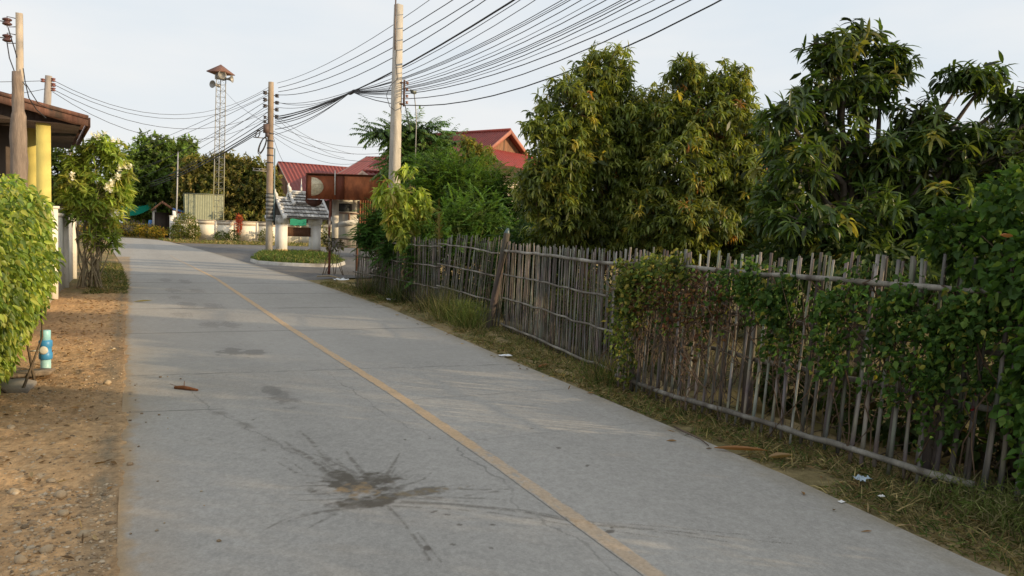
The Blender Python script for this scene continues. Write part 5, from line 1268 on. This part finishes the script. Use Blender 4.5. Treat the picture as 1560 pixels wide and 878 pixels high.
def bargeboard(u, z_e, v_e, z_r, hh, par, name='bargeboard'):
    mb = MB()
    for sgn in (-1, 1):
        pts = []
        for f in np.linspace(0, 1, 7):
            z = z_e + (z_r - z_e) * (f ** 1.12); v = sgn * v_e * (1 - f)
            pts.append((v, z))
        for (v0, z0), (v1, z1) in zip(pts[:-1], pts[1:]):
            A, Bq = gl(u - .07, v0, z0 - .08), gl(u - .07, v1, z1 - .08)
            C_, D = gl(u - .07, v1, z1 + hh), gl(u - .07, v0, z0 + hh)
            w_ = Vector(gl(u + .07, 0, 0)) - Vector(gl(u - .07, 0, 0))
            mb.prism([A, Bq, C_, D], w_, wc)
        # small upturned tail at the eave
        mb.tube([gl(u, sgn * (v_e - .05), z_e + .05), gl(u, sgn * (v_e + .1), z_e + .06), gl(u, sgn * (v_e + .16), z_e + .2)], [.1, .08, .03], 6, wc)
    return mb.build(name, M_WALL, par)
bargeboard(-1.52, 2.12, 1.04, 3.34, .17, lower); bargeboard(1.62, 2.12, 1.04, 3.34, .17, lower)
bargeboard(-.64, 3.0, .49, 3.76, .15, upper); bargeboard(1.07, 3.0, .49, 3.76, .15, upper)
def finial(u, z, s_, dirn, par):
    mb = MB()
    mb.tube([gl(u, 0, z - .1), gl(u + dirn * .03 * s_, 0, z + .12 * s_), gl(u + dirn * .1 * s_, 0, z + .26 * s_), gl(u + dirn * .06 * s_, 0, z + .42 * s_)], [.13 * s_, .11 * s_, .07 * s_, .02], 7, wc)
    return mb.build('finial', M_WALL, par, smooth=True)
finial(-1.5, 3.45, 1., -1, lower); finial(1.62, 3.45, .8, 1, lower); finial(-.62, 3.86, 1., -1, upper); finial(1.05, 3.84, .7, 1, upper)
mb = MB(); mb.tube([gl(-.6, 0, 3.79), gl(1.05, 0, 3.77)], .07, 6, wc); mb.build('ridge', M_WALL, upper)
mb = MB(); mb.tube([gl(-1.5, 0, 3.37), gl(-.6, 0, 3.35)], .07, 6, wc); mb.build('ridge', M_WALL, lower)
mb = MB(); mb.tube([gl(.15, 0, 3.75), gl(.15, 0, 4.05), gl(.15, 0, 4.6)], [.08, .045, .01], 7, wc); mb.build('spire', M_WALL, upper, smooth=True)

# ------------------------------------------------------------------ rusty stall
sl = thing('roadside_stall', (5.6, 27.5, 0), 'rusty metal clad roadside stall with deep rust red awning fascia', 'stall')
rc = (.21, .062, .027)
def sheetbox(x0, x1, y0, y1, z0, z1, col): 
    m_ = MB(); m_.box(((x0 + x1) / 2, (y0 + y1) / 2, (z0 + z1) / 2), (abs(x1 - x0), abs(y1 - y0), abs(z1 - z0)), 0, col); return m_
mb = MB()
mb.prism([(5.62, 27.5, 2.68), (6.9, 27.5, 2.70), (6.9, 27.5, 3.53), (5.62, 27.5, 3.5)], (0, .05, 0), (.30, .085, .032))
mb.prism([(6.9, 27.47, 2.69), (8.85, 27.47, 2.74), (8.85, 27.47, 3.58), (6.9, 27.47, 3.53)], (0, .05, 0), (.40, .125, .045))
mb.prism([(6.62, 27.455, 2.70), (6.9, 27.455, 2.70), (6.9, 27.455, 3.52), (6.62, 27.455, 3.52)], (0, .012, 0), (.15, .04, .02))
mb.prism([(5.6, 27.48, 2.66), (5.6, 28.6, 2.66), (5.6, 28.6, 3.5), (5.6, 27.48, 3.52)], (-.03, 0, 0), (.15, .042, .022))
fas = mb.build('fascia', M_RUST, sl)
mb = MB(); mb.slab((5.57, 27.45, 3.56), (8.9, 27.45, 3.62), (8.9, 31, 3.62), (5.57, 31, 3.56), .03, (.16, .055, .03)); mb.build('roof', M_RUST, sl)
mb = MB(); pts = [(5.76, 3.45)] + [(5.76 + .42 * math.sin(a), 3.12 + .33 * math.cos(a)) for a in np.linspace(.12, math.pi - .12, 14)] + [(5.76, 2.79)]
mb.prism([(x, 27.485, z) for x, z in pts], (0, .012, 0), (.80, .70, .50))
woven = mat_attr('woven_beige_panel', .8, 18, .5, .5, 40, .2, stretch=(1, 1, 3.2), dirt=(.5, .36, .2), dscale=3)
mb.build('round_panel', woven, fas)
mb = MB(); pts = [(5.85 + .3 * math.cos(a), 2.66 + .24 * math.sin(a)) for a in np.linspace(math.pi, 2 * math.pi, 12)]
mb.prism([(x, 27.6, z) for x, z in pts], (0, .3, 0), (.07, .03, .02)); mb.build('hanging_scoop', M_RUST, fas)
mb = sheetbox(6.5, 6.74, 28.6, 28.68, 1.3, 2.75, (.62, .60, .54)); mb.build('plank_wall', M_WALL, sl)
mb = sheetbox(6.74, 7.5, 28.6, 28.68, 1.3, 2.3, (.55, .52, .45)); mb.box((7.36, 28.63, 2.55), (.26, .06, .5), 0, (.58, .55, .48)); mb.box((7.0, 28.63, 2.68), (.5, .06, .16), 0, (.52, .5, .44)); pw_ = mb.build('plank_wall', M_WALL, sl)
mb = sheetbox(6.78, 7.16, 28.66, 28.72, 2.3, 2.62, (.06, .07, .075)); wn = mb.build('window', M_DARK, pw_)
mb = sheetbox(6.76, 7.5, 28.56, 28.6, 2.22, 2.27, (.3, .2, .15)); mb.box((7.12, 28.55, 2.05), (.06, .05, .35), 0, (.25, .16, .11)); mb.build('shelf', M_WOOD, pw_)
mb = MB(); mb.slab((6.72, 28.5, 1.75), (7.45, 28.5, 1.85), (7.45, 28.4, 2.05), (6.72, 28.4, 1.9), .02, (.7, .7, .68)); mb.build('draped_sheet', M_CLOTH, sl)
mb = MB(); mb.ribbed((7.5, 28.55, 2.75), (8.9, 28.55, 2.75), (8.9, 28.55, .9), (7.5, 28.55, .9), 16, .03, col=(.22, .09, .04)); mb.build('corrugated_wall', M_RUST, sl)
mb = sheetbox(6.52, 7.5, 28.58, 28.64, .95, 1.26, (.22, .2, .18)); mb.build('counter', M_WOOD, sl)
mb = sheetbox(6.5, 8.9, 30.6, 30.7, .9, 2.75, (.035, .03, .028)); mb.build('back_wall', M_WOOD, sl)
for x_, y_ in ((8.7, 28.7), (7.5, 30.4), (8.7, 30.4)):
    mb = MB(); mb.tube([(x_, y_, 0), (x_, y_, 2.75)], .05, 7, (.14, .07, .045)); mb.build('leg', M_RUST, sl)
mb = MB(); pp_ = [(6.42, 27.62, z) for z in np.linspace(0, 2.7, 14)]
mb.tube([(x + .012 * math.sin(z * 3), y, z) for x, y, z in pp_], .045, 7, [((.16, .05, .03) if i not in (5, 6, 9) else (.4, .36, .32)) for i in range(14)]); mb.build('leg', M_RUST, sl)
mb = MB(); mb.tube([(6.58, 27.44, 2.85), (6.57, 27.44, 3.72)], .022, 6, (.6, .57, .52)); mb.build('mast', M_METAL, sl)
leaf_mass('potted_plant', 'dark leafy plant hanging beside the thin rusty stall post', 'plant', [(6.6, 27.4, 1.05, .35, .2, .22), (6.3, 27.4, 1.3, .12, .1, .2)], 130, .14, [(.06, .07, .035), (.1, .09, .05)], (2, 1), 63, (6.5, 27.4, 0), stems=8, wfac=.5)

sl.rotation_euler = (0, 0, R(-13))

# ------------------------------------------------------------------ red roofed houses
def gable_house(name, label, A, B_, half, drop, wall_col, roof_col, nrib, wallh, ov=.5, gable_col=(.24, .13, .08), skirt=False, trim=(.5, .34, .27)):
    """ridge A->B (world), half width, drop from ridge to eave"""
    A, B_ = Vector(A), Vector(B_); t = thing(name, (*((A + B_) / 2).xy, 0), label, 'house', 'red roofed houses beyond the stall')
    d = (B_ - A); d.z = 0; d.normalize(); s_ = Vector((-d.y, d.x, 0))
    for sg in (1, -1):
        mb = MB()
        a, b = A - d * ov, B_ + d * ov
        e = s_ * sg * half + Vector((0, 0, -drop))
        mb.ribbed(a, b, b + e, a + e, nrib, .05 + .1 * (A.y > 90), col=roof_col, vs=3); rf_ = mb.build('roof', M_ROOF, t)
    mb = MB()
    w = half - .5; zt = min(A.z, B_.z) - drop * (w / half) - .06
    P = [A + s_ * w, A - s_ * w, B_ - s_ * w, B_ + s_ * w]
    V = [(p.x, p.y, 0) for p in P] + [(p.x, p.y, zt) for p in P]
    mb.add(V, [(0, 1, 5, 4), (1, 2, 6, 5), (2, 3, 7, 6), (3, 0, 4, 7)], wall_col); wl_ = mb.build('wall', M_WALL, t)
    for q in (A, B_):
        mb = MB(); p1, p2 = q + s_ * w, q - s_ * w
        mb.add([(p1.x, p1.y, zt + .002), (p2.x, p2.y, zt + .002), (q.x, q.y, q.z - .08)], [(0, 1, 2)], gable_col); mb.build('gable_wall', M_WOOD, wl_)
    for q, dd in ((A, -d), (B_, d)):
        mb = MB()
        for sg in (1, -1):
            a = q + dd * (ov + .02) + Vector((0, 0, .06)); b = a + s_ * sg * (half + .03) + Vector((0, 0, -drop))
            mb.prism([a, b, b - Vector((0, 0, .22)), a - Vector((0, 0, .24))], dd * .05, trim)
        mb.build('bargeboard', M_PAINT, rf_)
    mb = MB(); mb.tube([A - d * ov + Vector((0, 0, .05)), B_ + d * ov + Vector((0, 0, .05))], .1, 6, tuple(q * .9 for q in roof_col)); mb.build('ridge_cap', M_ROOF, rf_)
    for k in range(2):
        mb = MB(); c_ = A.lerp(B_, .3 + .4 * k) - s_ * (w + .02) * (1 if s_.y > 0 else -1)
        mb.box((c_.x, c_.y, 1.6), (1.1, .08, 1.2), math.atan2(d.y, d.x), (.09, .085, .08)); mb.build('window', M_DARK, wl_)
    return t
RED = (.20, .038, .03)
h1 = gable_house('house', 'leftmost red roofed house with steep ribbed roof behind the gate', (17.4, 101, 9.85), (34, 104.2, 9.95), 6.2, 4.8, (.11, .075, .055), (.23, .055, .045), 34, 3, skirt=False)
h2 = gable_house('house', 'middle house with low dusty red roof above the rusty stall', (27.4, 96, 10.9), (38.2, 86, 10.7), 8.4, 3.2, (.55, .5, .42), (.235, .058, .045), 34, 3)
h4 = gable_house('house', 'low wing with bright red metal roof directly behind the tall pole', (12.9, 45.0, 5.1), (18.5, 47, 5.2), 2.0, .9, (.5, .46, .4), (.25, .042, .03), 20, 3)
a3 = R(90 - 152); dv = Vector((math.cos(a3), math.sin(a3), 0))
pA = Vector((19.55, 39.6, 7.62)); pB = pA - dv * 7.6
h3 = gable_house('house', 'house with tall red gable roof peeking out between the bush and the mango tree', tuple(pB), tuple(pA - dv * .4), 2.3, 1.5, (.6, .55, .46), (.225, .036, .026), 44, 3, ov=.4, gable_col=(.26, .14, .085), trim=(.40, .17, .12))
# flared lower roof below the gable
mb = MB(); s_ = Vector((-dv.y, dv.x, 0))
e0 = pA + dv * .05 + Vector((0, 0, -1.25))
mb.ribbed(e0 + s_ * -2.4, e0 + s_ * 2.4, e0 + s_ * 3.0 + dv * 1.9 + Vector((0, 0, -1.1)), e0 - s_ * 3.0 + dv * 1.9 + Vector((0, 0, -1.1)), 20, .05, col=(.30, .045, .03), vs=2)
for sg in (-1, 1):
    a = e0 + s_ * sg * 2.3 ; b = a - dv * 7.6
    lo = s_ * sg * 1.6 + Vector((0, 0, -1.0))
    mb.ribbed(a, b, b + lo, a + lo + dv * .6, 40, .05, col=(.24, .038, .028), vs=2)
mb.build('skirt_roof', M_ROOF, h3)

# grey boarded barn behind the dark mango; unseen length added to shade the road
bn = thing('barn', (20.5, 3, 0), 'grey weathered boarded barn glimpsed through the dark mango leaves', 'barn')
mb = MB(); y = -8.
while y < 13.6:
    w_ = random.uniform(.22, .34); g = random.uniform(.75, 1.2)
    mb.box((18.0 + random.uniform(-.012, .012), y + w_ / 2, 2.05), (.05, w_ - .012, 4.3), 0, (.30 * g, .27 * g, .235 * g)); y += w_
mb.box((18.06, 2.8, 2.0), (.05, 21.4, 4.0), 0, (.06, .05, .045))
mb.build('board_wall', M_WOOD, bn)
mb = MB(); mb.ribbed((21.5, -8.4, 5.3), (21.5, 14, 5.3), (17.5, 14, 4.15), (17.5, -8.4, 4.15), 110, .04, col=(.36, .34, .32), square=False); mb.ribbed((21.5, -8.4, 5.3), (21.5, 14, 5.3), (25.4, 14, 4.1), (25.4, -8.4, 4.1), 110, .04, col=(.36, .34, .32), square=False); mb.build('roof', M_METAL, bn)
mb = MB(); mb.add([(18.05, 13.62, 0), (25, 13.62, 0), (25, 13.62, 4.2), (21.5, 13.62, 5.2), (18.05, 13.62, 4.2)], [(0, 1, 2, 3, 4)], (.3, .27, .24)); mb.build('end_wall', M_WOOD, bn)

# ------------------------------------------------------------------ far background
ww = thing('boundary_wall', (12, 81, 0), 'long sunlit cream boundary wall with panels below the far trees', 'wall')
pts = [(4.2, 83.2), (9.6, 82), (20, 80), (34, 78), (48, 76)]
mbp = MB(); mbc = MB(); piers = []
for (x0, y0), (x1, y1) in zip(pts[:-1], pts[1:]):
    L_ = math.hypot(x1 - x0, y1 - y0); a = math.atan2(y1 - y0, x1 - x0); nseg = max(1, round(L_ / 2.2))
    for k in range(nseg):
        f = (k + .5) / nseg; cx, cy = x0 + (x1 - x0) * f, y0 + (y1 - y0) * f
        mbp.box((cx, cy, 1.0), (L_ / nseg + .01, .12, 2.0), a, (.86, .80, .66)); mbc.box((cx, cy, 2.05), (L_ / nseg + .005, .22, .1), a, (.4, .34, .28)); mbc.box((cx, cy - .075, 1.78), (L_ / nseg - .22, .04, .24), a, (.52, .44, .34))
        f = k / nseg; piers.append((x0 + (x1 - x0) * f, y0 + (y1 - y0) * f, a))
mbp.build('wall_panel', M_WALL, ww); mbc.build('coping', M_WALL, ww)
for cx, cy, a in piers:
    mb = MB(); mb.box((cx, cy, 1.05), (.2, .2, 2.12), a, (.72, .66, .55)); mb.build('pier', M_WALL, ww)
gh = thing('shed', (6.5, 87.5, 0), 'pale green metal clad shed rising above the cream wall beside the tower', 'shed')
mb = MB(); mb.ribbed((5.1, 86.5, 4.72), (8.9, 86.4, 4.76), (8.9, 86.4, .0), (5.25, 86.5, .0), 22, .025, col=(.33, .35, .24)); mb.add([(5.1, 86.52, 4.7), (5.25, 86.52, 0), (5.25, 89, 0), (5.1, 89, 4.7)], [(0, 1, 2, 3)], (.2, .24, .15)); mb.build('wall', M_PAINT, gh)
mb = MB(); mb.slab((5.0, 86.35, 4.78), (9, 86.3, 4.82), (9, 89, 4.6), (5.0, 89, 4.6), .04, (.33, .36, .27)); mb.build('roof', M_METAL, gh)
lw_ = thing('block_wall', (-1, 96, 0), 'low grey block wall behind the yellow hedge', 'wall')
mb = MB(); mb.box((-2, 96.3, .75), (11.2, .15, 1.5), R(-2), (.30, .27, .24)); mb.build('wall_panel', M_CONC, lw_)
mb = MB(); mb.box((3.75, 84.0, 1.15), (.35, .35, 2.3), 0, (.78, .75, .7)); mb.box((3.75, 84.0, 2.34), (.42, .42, .1), 0, (.8, .77, .72)); mb.build('gate_pillar', M_WALL, lw_)
tf = thing('shade_canopy', (1, 96, 0), 'green shade net canopy on thin posts beyond the road bend', 'canopy')
mb = MB(); V = []; F = []; nx_, ny_ = 14, 6
for j in range(ny_):
    for i in range(nx_):
        u, v = i / (nx_ - 1), j / (ny_ - 1)
        V.append((-2.2 + 5.0 * u, 98 + 5 * v, 3.75 + .12 * u + .5 * v - .5 * math.sin(math.pi * u) * (1 - v * .5) + .08 * random.random()))
for j in range(ny_ - 1):
    for i in range(nx_ - 1): F.append((j * nx_ + i, j * nx_ + i + 1, (j + 1) * nx_ + i + 1, (j + 1) * nx_ + i))
mb.add(V, F, (.02, .30, .20))
V2 = [(V[i][0], V[i][1] - .02, V[i][2]) for i in range(nx_)] + [(V[i][0], V[i][1] - .02, V[i][2] - .35 - .75 * math.sin(math.pi * (i / (nx_ - 1)) ** .6)) for i in range(nx_)]
mb.add(V2, [(i, i + 1, nx_ + i + 1, nx_ + i) for i in range(nx_ - 1)], (.015, .27, .185)); mb.build('net', M_CLOTH, tf)
for x_, y_ in ((-2.1, 98), (-.6, 98), (2.7, 98), (1, 102)):
    mb = MB(); mb.tube([(x_, y_, 0), (x_, y_, 4)], .07, 6, (.4, .37, .33)); mb.build('pole', M_METAL, tf)
gr = thing('house', (1.5, 108, 0), 'grey roofed house half hidden behind the green shade canopy', 'house')
mb = MB(); mb.slab((-1.2, 105, 4.3), (3.8, 105, 4.3), (3.8, 109, 5.9), (-1.2, 109, 5.9), .06, (.36, .33, .31)); mb.slab((-1.2, 113, 4.3), (3.8, 113, 4.3), (3.8, 109, 5.9), (-1.2, 109, 5.9), -.06, (.36, .33, .31)); mb.build('roof', M_METAL, gr)
mb = MB(); mb.box((1.3, 109, 2.15), (4.2, 7, 4.3), 0, (.2, .17, .15)); mb.build('wall', M_WALL, gr)
bk = thing('pavilion', (3.3, 91, 0), 'small open pavilion with brown gable roof beside the grey mast', 'pavilion')
mb = MB(); ap = (3.1, 3.95)
for sg, ex in ((-1, 2.05), (1, 4.5)):
    mb.slab((ap[0], 90, ap[1]), (ex, 90, 3.0), (ex, 94, 3.0), (ap[0], 94, ap[1]), .06 * -sg, (.20, .14, .12))
mb.build('roof', M_TILE, bk)
mb = MB()
for ex in (2.05, 4.5): mb.prism([(ap[0], 89.9, ap[1] + .05), (ex, 89.9, 3.05), (ex, 89.9, 2.8), (ap[0], 89.9, ap[1] - .22)], (0, .08, 0), (.33, .16, .09))
mb.build('bargeboard', M_WOOD, bk)
for x_ in (2.3, 4.3):
    for y_ in (90.2, 93.6):
        mb = MB(); mb.box((x_, y_, 1.5), (.14, .14, 3.0), 0, (.5, .47, .42)); mb.build('post', M_PAINT, bk)
mb = MB(); mb.box((3.3, 93.8, 1.4), (2.2, .1, 2.8), 0, (.1, .08, .07)); mb.build('back_wall', M_WOOD, bk)
ob = thing('kiosk', (4.9, 88.5, 0), 'small white kiosk with blue and red roof edge next to the green shed', 'kiosk')
mb = MB(); mb.box((4.75, 89, 1.35), (.8, 1, 2.7), 0, (.75, .72, .66)); mb.build('wall', M_WALL, ob)
mb = MB(); mb.slab((4.1, 88.4, 3.05), (5.25, 88.4, 2.75), (5.25, 89.7, 2.95), (4.1, 89.7, 3.25), .06, (.10, .20, .45)); mb.build('roof', M_PAINT, ob)
mb = MB(); mb.prism([(4.1, 88.36, 3.0), (5.25, 88.36, 2.7), (5.25, 88.36, 2.6), (4.1, 88.36, 2.88)], (0, .03, 0), (.35, .07, .06)); mb.build('trim', M_PAINT, ob)
bt = thing('water_barrel', (2.2, 94, 0), 'blue barrel beneath the green shade canopy', 'barrel')
mb = MB(); mb.lathe((2.2, 94.5, .9), [(.3, 0), (.34, .1), (.36, .5), (.34, .9), (.3, 1.0)], 12, (.06, .2, .5)); mb.build('drum', M_PLASTIC, bt, smooth=True)
mb = MB(); mb.box((2.2, 94.5, .45), (.8, .8, .9), 0, (.3, .25, .2)); mb.build('stand', M_WOOD, bt)
sa_ = thing('banner', (4.12, 86.2, 0), 'small white board leaning at the foot of the grey mast', 'board')
mb = MB(); mb.slab((3.95, 86.0, 2.2), (4.35, 86.0, 2.15), (4.2, 86.1, 2.9), (3.92, 86.1, 2.92), .03, (.8, .79, .77)); mb.build('panel', M_PAINT, sa_)
mb = MB(); mb.tube([(4.1, 86.1, 0), (4.1, 86.1, 2.3)], .04, 6, (.4, .4, .38)); mb.build('support', M_METAL, sa_)

def b6(L, k=1.): return [(x, y, z, rx, rx * k, rz) for x, y, z, rx, rz in L]
FARP = dict(mat=M_SOFT, across=2, segs=2, prof=(.5, 1., .12), twigs=.02, core=3500, core_size=1.5)  # far crown palettes lightened to stand in for haze
tree('rain_tree', 'tall mid green broad crowned tree behind the far left houses', 'tree', (2.8, 102, 0), (2.8, 102, 4), .35, b6([(2.58, 100.0, 9.31, 3.3, 2.9), (.84, 100, 6.89, 2.2, 3.2), (4.71, 100, 9.09, 2.9, 2.5), (2.21, 99, 5.78, 3.3, 2.5), (6.21, 101, 10.85, 1.3, 1.6), (5.68, 98, 6.72, 2.9, 2.9), (3, 101, 3.5, 4.5, 2)], .8), 2200, 9, .5, .2, .5, [(.14, .215, .05), (.10, .16, .04), (.19, .26, .06)], (3, 3, 1.5), 71, 'trees behind the far wall', **FARP)
tree('longan_tree', 'wide olive brown tree mass right of the tower, behind the cream wall', 'tree', (12, 90, 0), (12, 90, 3), .35, b6([(12.34, 90, 7.12, 2.8, 2.6), (8.55, 90, 5.43, 3.4, 2.4), (12.09, 88, 4.48, 2.8, 2.2), (13.4, 86, 5.5, 1.4, 2.9), (14.4, 87, 3.9, 1.5, 1.8), (12, 88, 2.6, 4.5, 1.6)], .8), 2300, 9, .42, .17, .6, [(.19, .18, .05), (.13, .13, .038), (.26, .21, .07)], (3, 3, 1.5), 72, 'trees behind the far wall', **FARP)
tree('longan_tree', 'olive brown tree left of the tower, behind the green shed', 'tree', (7, 93, 0), (7, 93, 3), .35, b6([(6.68, 92, 7.22, 2.4, 2.2), (9.77, 92, 7.79, 2.7, 2.2), (5.95, 91, 4.9, 2.0, 1.8), (8.6, 91.5, 5.6, 2.6, 2.0), (7.5, 92, 3, 3.5, 2)], .8), 1600, 9, .42, .17, .6, [(.19, .18, .05), (.13, .13, .038), (.26, .21, .07)], (3, 3, 1.5), 73, 'trees behind the far wall', **FARP)
tree('roadside_tree', 'green tree behind the flowering shrub, above the garden wall', 'tree', (-2.0, 30, 0), (-2, 30, 2), .1, b6([(-1.94, 30, 3.7, .65, .8), (-2.4, 30, 3.06, .75, 1.0), (-1.66, 30, 2.88, .6, .85), (-2.8, 30, 3.6, .7, .7)]), 480, 9, .2, .07, .6, [(.10, .15, .035), (.07, .11, .028)], (3, 2), 74, mat=M_SOFT, across=2)
tree('roadside_tree', 'light green treetop under the brown eave at the left edge', 'tree', (-3.3, 26, 0), (-3.3, 26, 2), .1, b6([(-3.2, 26, 3.1, .6, .42), (-3.9, 26, 2.9, .6, .6), (-3, 26, 2.5, .6, .5)]), 260, 9, .2, .08, .6, [(.14, .19, .04), (.10, .14, .032)], (3, 2), 75, mat=M_SOFT, across=2)
tree('distant_tree', 'hazy low distant treetop behind the small distant pole', 'tree', (-6, 118, 0), (-6, 118, 3), .3, b6([(-6, 118, 5.5, 3, 2), (-9, 118, 5, 3, 2.4), (-3.5, 118, 4.5, 2.5, 2)]), 600, 8, .6, .28, .5, [(.08, .12, .04), (.06, .09, .03)], (3, 2), 76, 'trees behind the far wall', **FARP)
leaf_mass('croton_hedge', 'low clipped yellow and dark green hedge at the far road bend', 'hedge', [(-3.0, 93.5, .85, 2.2, .7, .75), (.0, 92.2, .85, 1.6, .7, .8), (1.6, 90.0, .75, 1.2, .7, .7), (2.6, 87.8, .65, .9, .6, .6)], 6000, .2, [(.5, .36, .05), (.06, .09, .02), (.26, .24, .04), (.26, .11, .04)], (2.6, 2.6, 1.5, .5), 77, (0, 92, 0), wfac=.4, sag=0)
leaf_mass('shrub', 'green shrub at the corner of the cream wall, left of the tower', 'shrub', [(4.9, 81.6, 1.3, 1.2, .7, 1.35), (4.2, 81.8, .8, .8, .6, .8), (5.6, 81.6, .8, .7, .6, .8)], 2000, .25, [(.15, .17, .04), (.09, .13, .03), (.24, .2, .06)], (3, 2, 1), 78, (4.9, 81.7, 0), wfac=.4, sag=-.3)
leaf_mass('shrub', 'small dark green shrub at the foot of the loudspeaker tower', 'shrub', [(8.2, 81.2, .5, .7, .4, .55), (9.3, 81.0, .6, .6, .4, .65)], 800, .2, [(.05, .09, .025), (.09, .12, .03)], (3, 2), 79, (8.7, 81.1, 0), wfac=.45)
leaf_mass('shrub', 'little green shrub against the cream wall just left of the loaded pole', 'shrub', [(12.4, 80.6, .65, .8, .4, .75)], 500, .2, [(.13, .14, .04), (.09, .12, .03)], (3, 2), 80, (12.4, 80.6, 0), wfac=.45)
leaf_mass('shrub', 'yellow green shrub seen between the gate and the rusty post', 'shrub', [(17.7, 79.4, 1.4, .9, .5, 1.25), (19.3, 79.2, .9, .7, .5, .8)], 800, .22, [(.17, .18, .05), (.11, .14, .035)], (3, 2), 81, (18, 79.4, 0), wfac=.45)
leaf_mass('ti_plant', 'red and orange leaved plant standing before the cream wall', 'plant', [(9.8, 81.0, 1.55, .28, .25, .75), (9.85, 81.0, 2.4, .3, .25, .35)], 320, .28, [(.38, .07, .05), (.45, .18, .06), (.25, .06, .05)], (3, 2, 2), 82, (9.8, 81, 0), wfac=.4, stems=8)
tn_ = thing('net_screen', (15.6, 80.7, 0), 'bright green netting on the wall seen through the gate', 'net')
mb = MB(); V = [(14.8 + .2 * i, 80.75 - .04 * i, 2.5 + .05 * math.sin(i)) for i in range(9)] + [(14.8 + .2 * i, 80.7 - .04 * i, 1.85 + .06 * math.sin(i * 2)) for i in range(9)]
mb.add(V, [(i, i + 1, 10 + i, 9 + i) for i in range(8)], (.04, .27, .17)); mb.build('net', M_CLOTH, tn_)

# far-off wood closing the horizon
rg = np.random.default_rng(90); n = 26000
th_ = np.radians(rg.uniform(-75, 125, n)); rad_ = rg.uniform(125, 165, n) - 45 * ((th_ > .62) & (th_ < 2.2))
hh_ = 4.5 + 5 * fbm(th_ * 30, th_ * 0 + 2, 91)
P_ = np.stack([rad_ * np.sin(th_), rad_ * np.cos(th_), hh_ * rg.random(n) ** .7], 1)
lv = Leaves(); lv.add(P_, sphere_dirs(n, rg) + [0, 0, -.2], rg.uniform(.9, 1.8, n), rg.uniform(.5, 1., n), .4, tones(n, [(.09, .12, .04), (.06, .085, .03), (.13, .13, .045)], (3, 3, 1), rg) * (.6 + .8 * fbm(th_ * 60, P_[:, 2] * .5, 92))[:, None], segs=2, prof=(.6, 1, .2), across=2, roll=1.2, rng=rg)
tag(lv.build('far_woods', M_SOFT), kind='stuff')['label'] = 'far-off line of trees along the horizon'

# ------------------------------------------------------------------ world, sun, camera
SUN_AZ, SUN_EL = 131., 14.
w = bpy.data.worlds.new('World'); scene.world = w; w.use_nodes = True
nt = w.node_tree; bg = nt.nodes['Background']
sky = nt.nodes.new('ShaderNodeTexSky'); sky.sky_type = 'NISHITA'; sky.sun_disc = False
sky.sun_elevation = R(SUN_EL); sky.sun_rotation = R(SUN_AZ); sky.air_density = 1.2; sky.dust_density = 3.5; sky.ozone_density = 1.
mx = nt.nodes.new('ShaderNodeMix'); mx.data_type = 'RGBA'; mx.inputs['Factor'].default_value = .86
mx.inputs['B'].default_value = (9.2, 9.55, 9.9, 1)
tcw = nt.nodes.new('ShaderNodeTexCoord'); mpw = nt.nodes.new('ShaderNodeMapping'); mpw.inputs['Scale'].default_value = (1.2, 1.2, 4.5)
nzw = nt.nodes.new('ShaderNodeTexNoise'); nzw.inputs['Scale'].default_value = 1.6; nzw.inputs['Detail'].default_value = 5; nzw.inputs['Roughness'].default_value = .5
rmp = nt.nodes.new('ShaderNodeMix'); rmp.data_type = 'RGBA'; rmp.inputs['A'].default_value = (8.3, 9.05, 9.75, 1); rmp.inputs['B'].default_value = (9.9, 9.95, 10.0, 1)
mrw = nt.nodes.new('ShaderNodeMapRange'); mrw.inputs[1].default_value = .36; mrw.inputs[2].default_value = .62
nt.links.new(tcw.outputs['Generated'], mpw.inputs[0]); nt.links.new(mpw.outputs[0], nzw.inputs['Vector']); nt.links.new(nzw.outputs['Fac'], mrw.inputs[0]); nt.links.new(mrw.outputs[0], rmp.inputs['Factor']); nt.links.new(rmp.outputs['Result'], mx.inputs['B'])
nt.links.new(sky.outputs[0], mx.inputs['A']); nt.links.new(mx.outputs['Result'], bg.inputs['Color'])
bg.inputs['Strength'].default_value = .1
sd = bpy.data.lights.new('sun', 'SUN'); sd.energy = 5.0; sd.angle = R(.8); sd.color = (1, .76, .46)
so = bpy.data.objects.new('sun', sd); link(so)
sv = Vector((math.sin(R(SUN_AZ)) * math.cos(R(SUN_EL)), math.cos(R(SUN_AZ)) * math.cos(R(SUN_EL)), math.sin(R(SUN_EL))))
so.rotation_euler = sv.to_track_quat('Z', 'Y').to_euler(); so.location = sv * 60

cam = bpy.data.cameras.new('camera'); co = bpy.data.objects.new('camera', cam); link(co)
cam.sensor_width = 36; cam.lens = 1156 / 1560 * 36; cam.clip_end = 3000; cam.clip_start = .05
yw, pt_, rl = R(26.8), R(4.0), R(2.0)
f = Vector((math.sin(yw) * math.cos(pt_), math.cos(yw) * math.cos(pt_), -math.sin(pt_)))
rt = Vector((math.cos(yw), -math.sin(yw), 0)); upv = rt.cross(f)
r2 = rt * math.cos(rl) + upv * math.sin(rl); u2 = upv * math.cos(rl) - rt * math.sin(rl)
M = Matrix((r2, u2, -f)).transposed().to_4x4(); M.translation = (0, 0, 1.65)
co.matrix_world = M
scene.camera = co
scene.view_settings.view_transform = 'Standard'; scene.view_settings.look = 'None'; scene.view_settings.exposure = 0
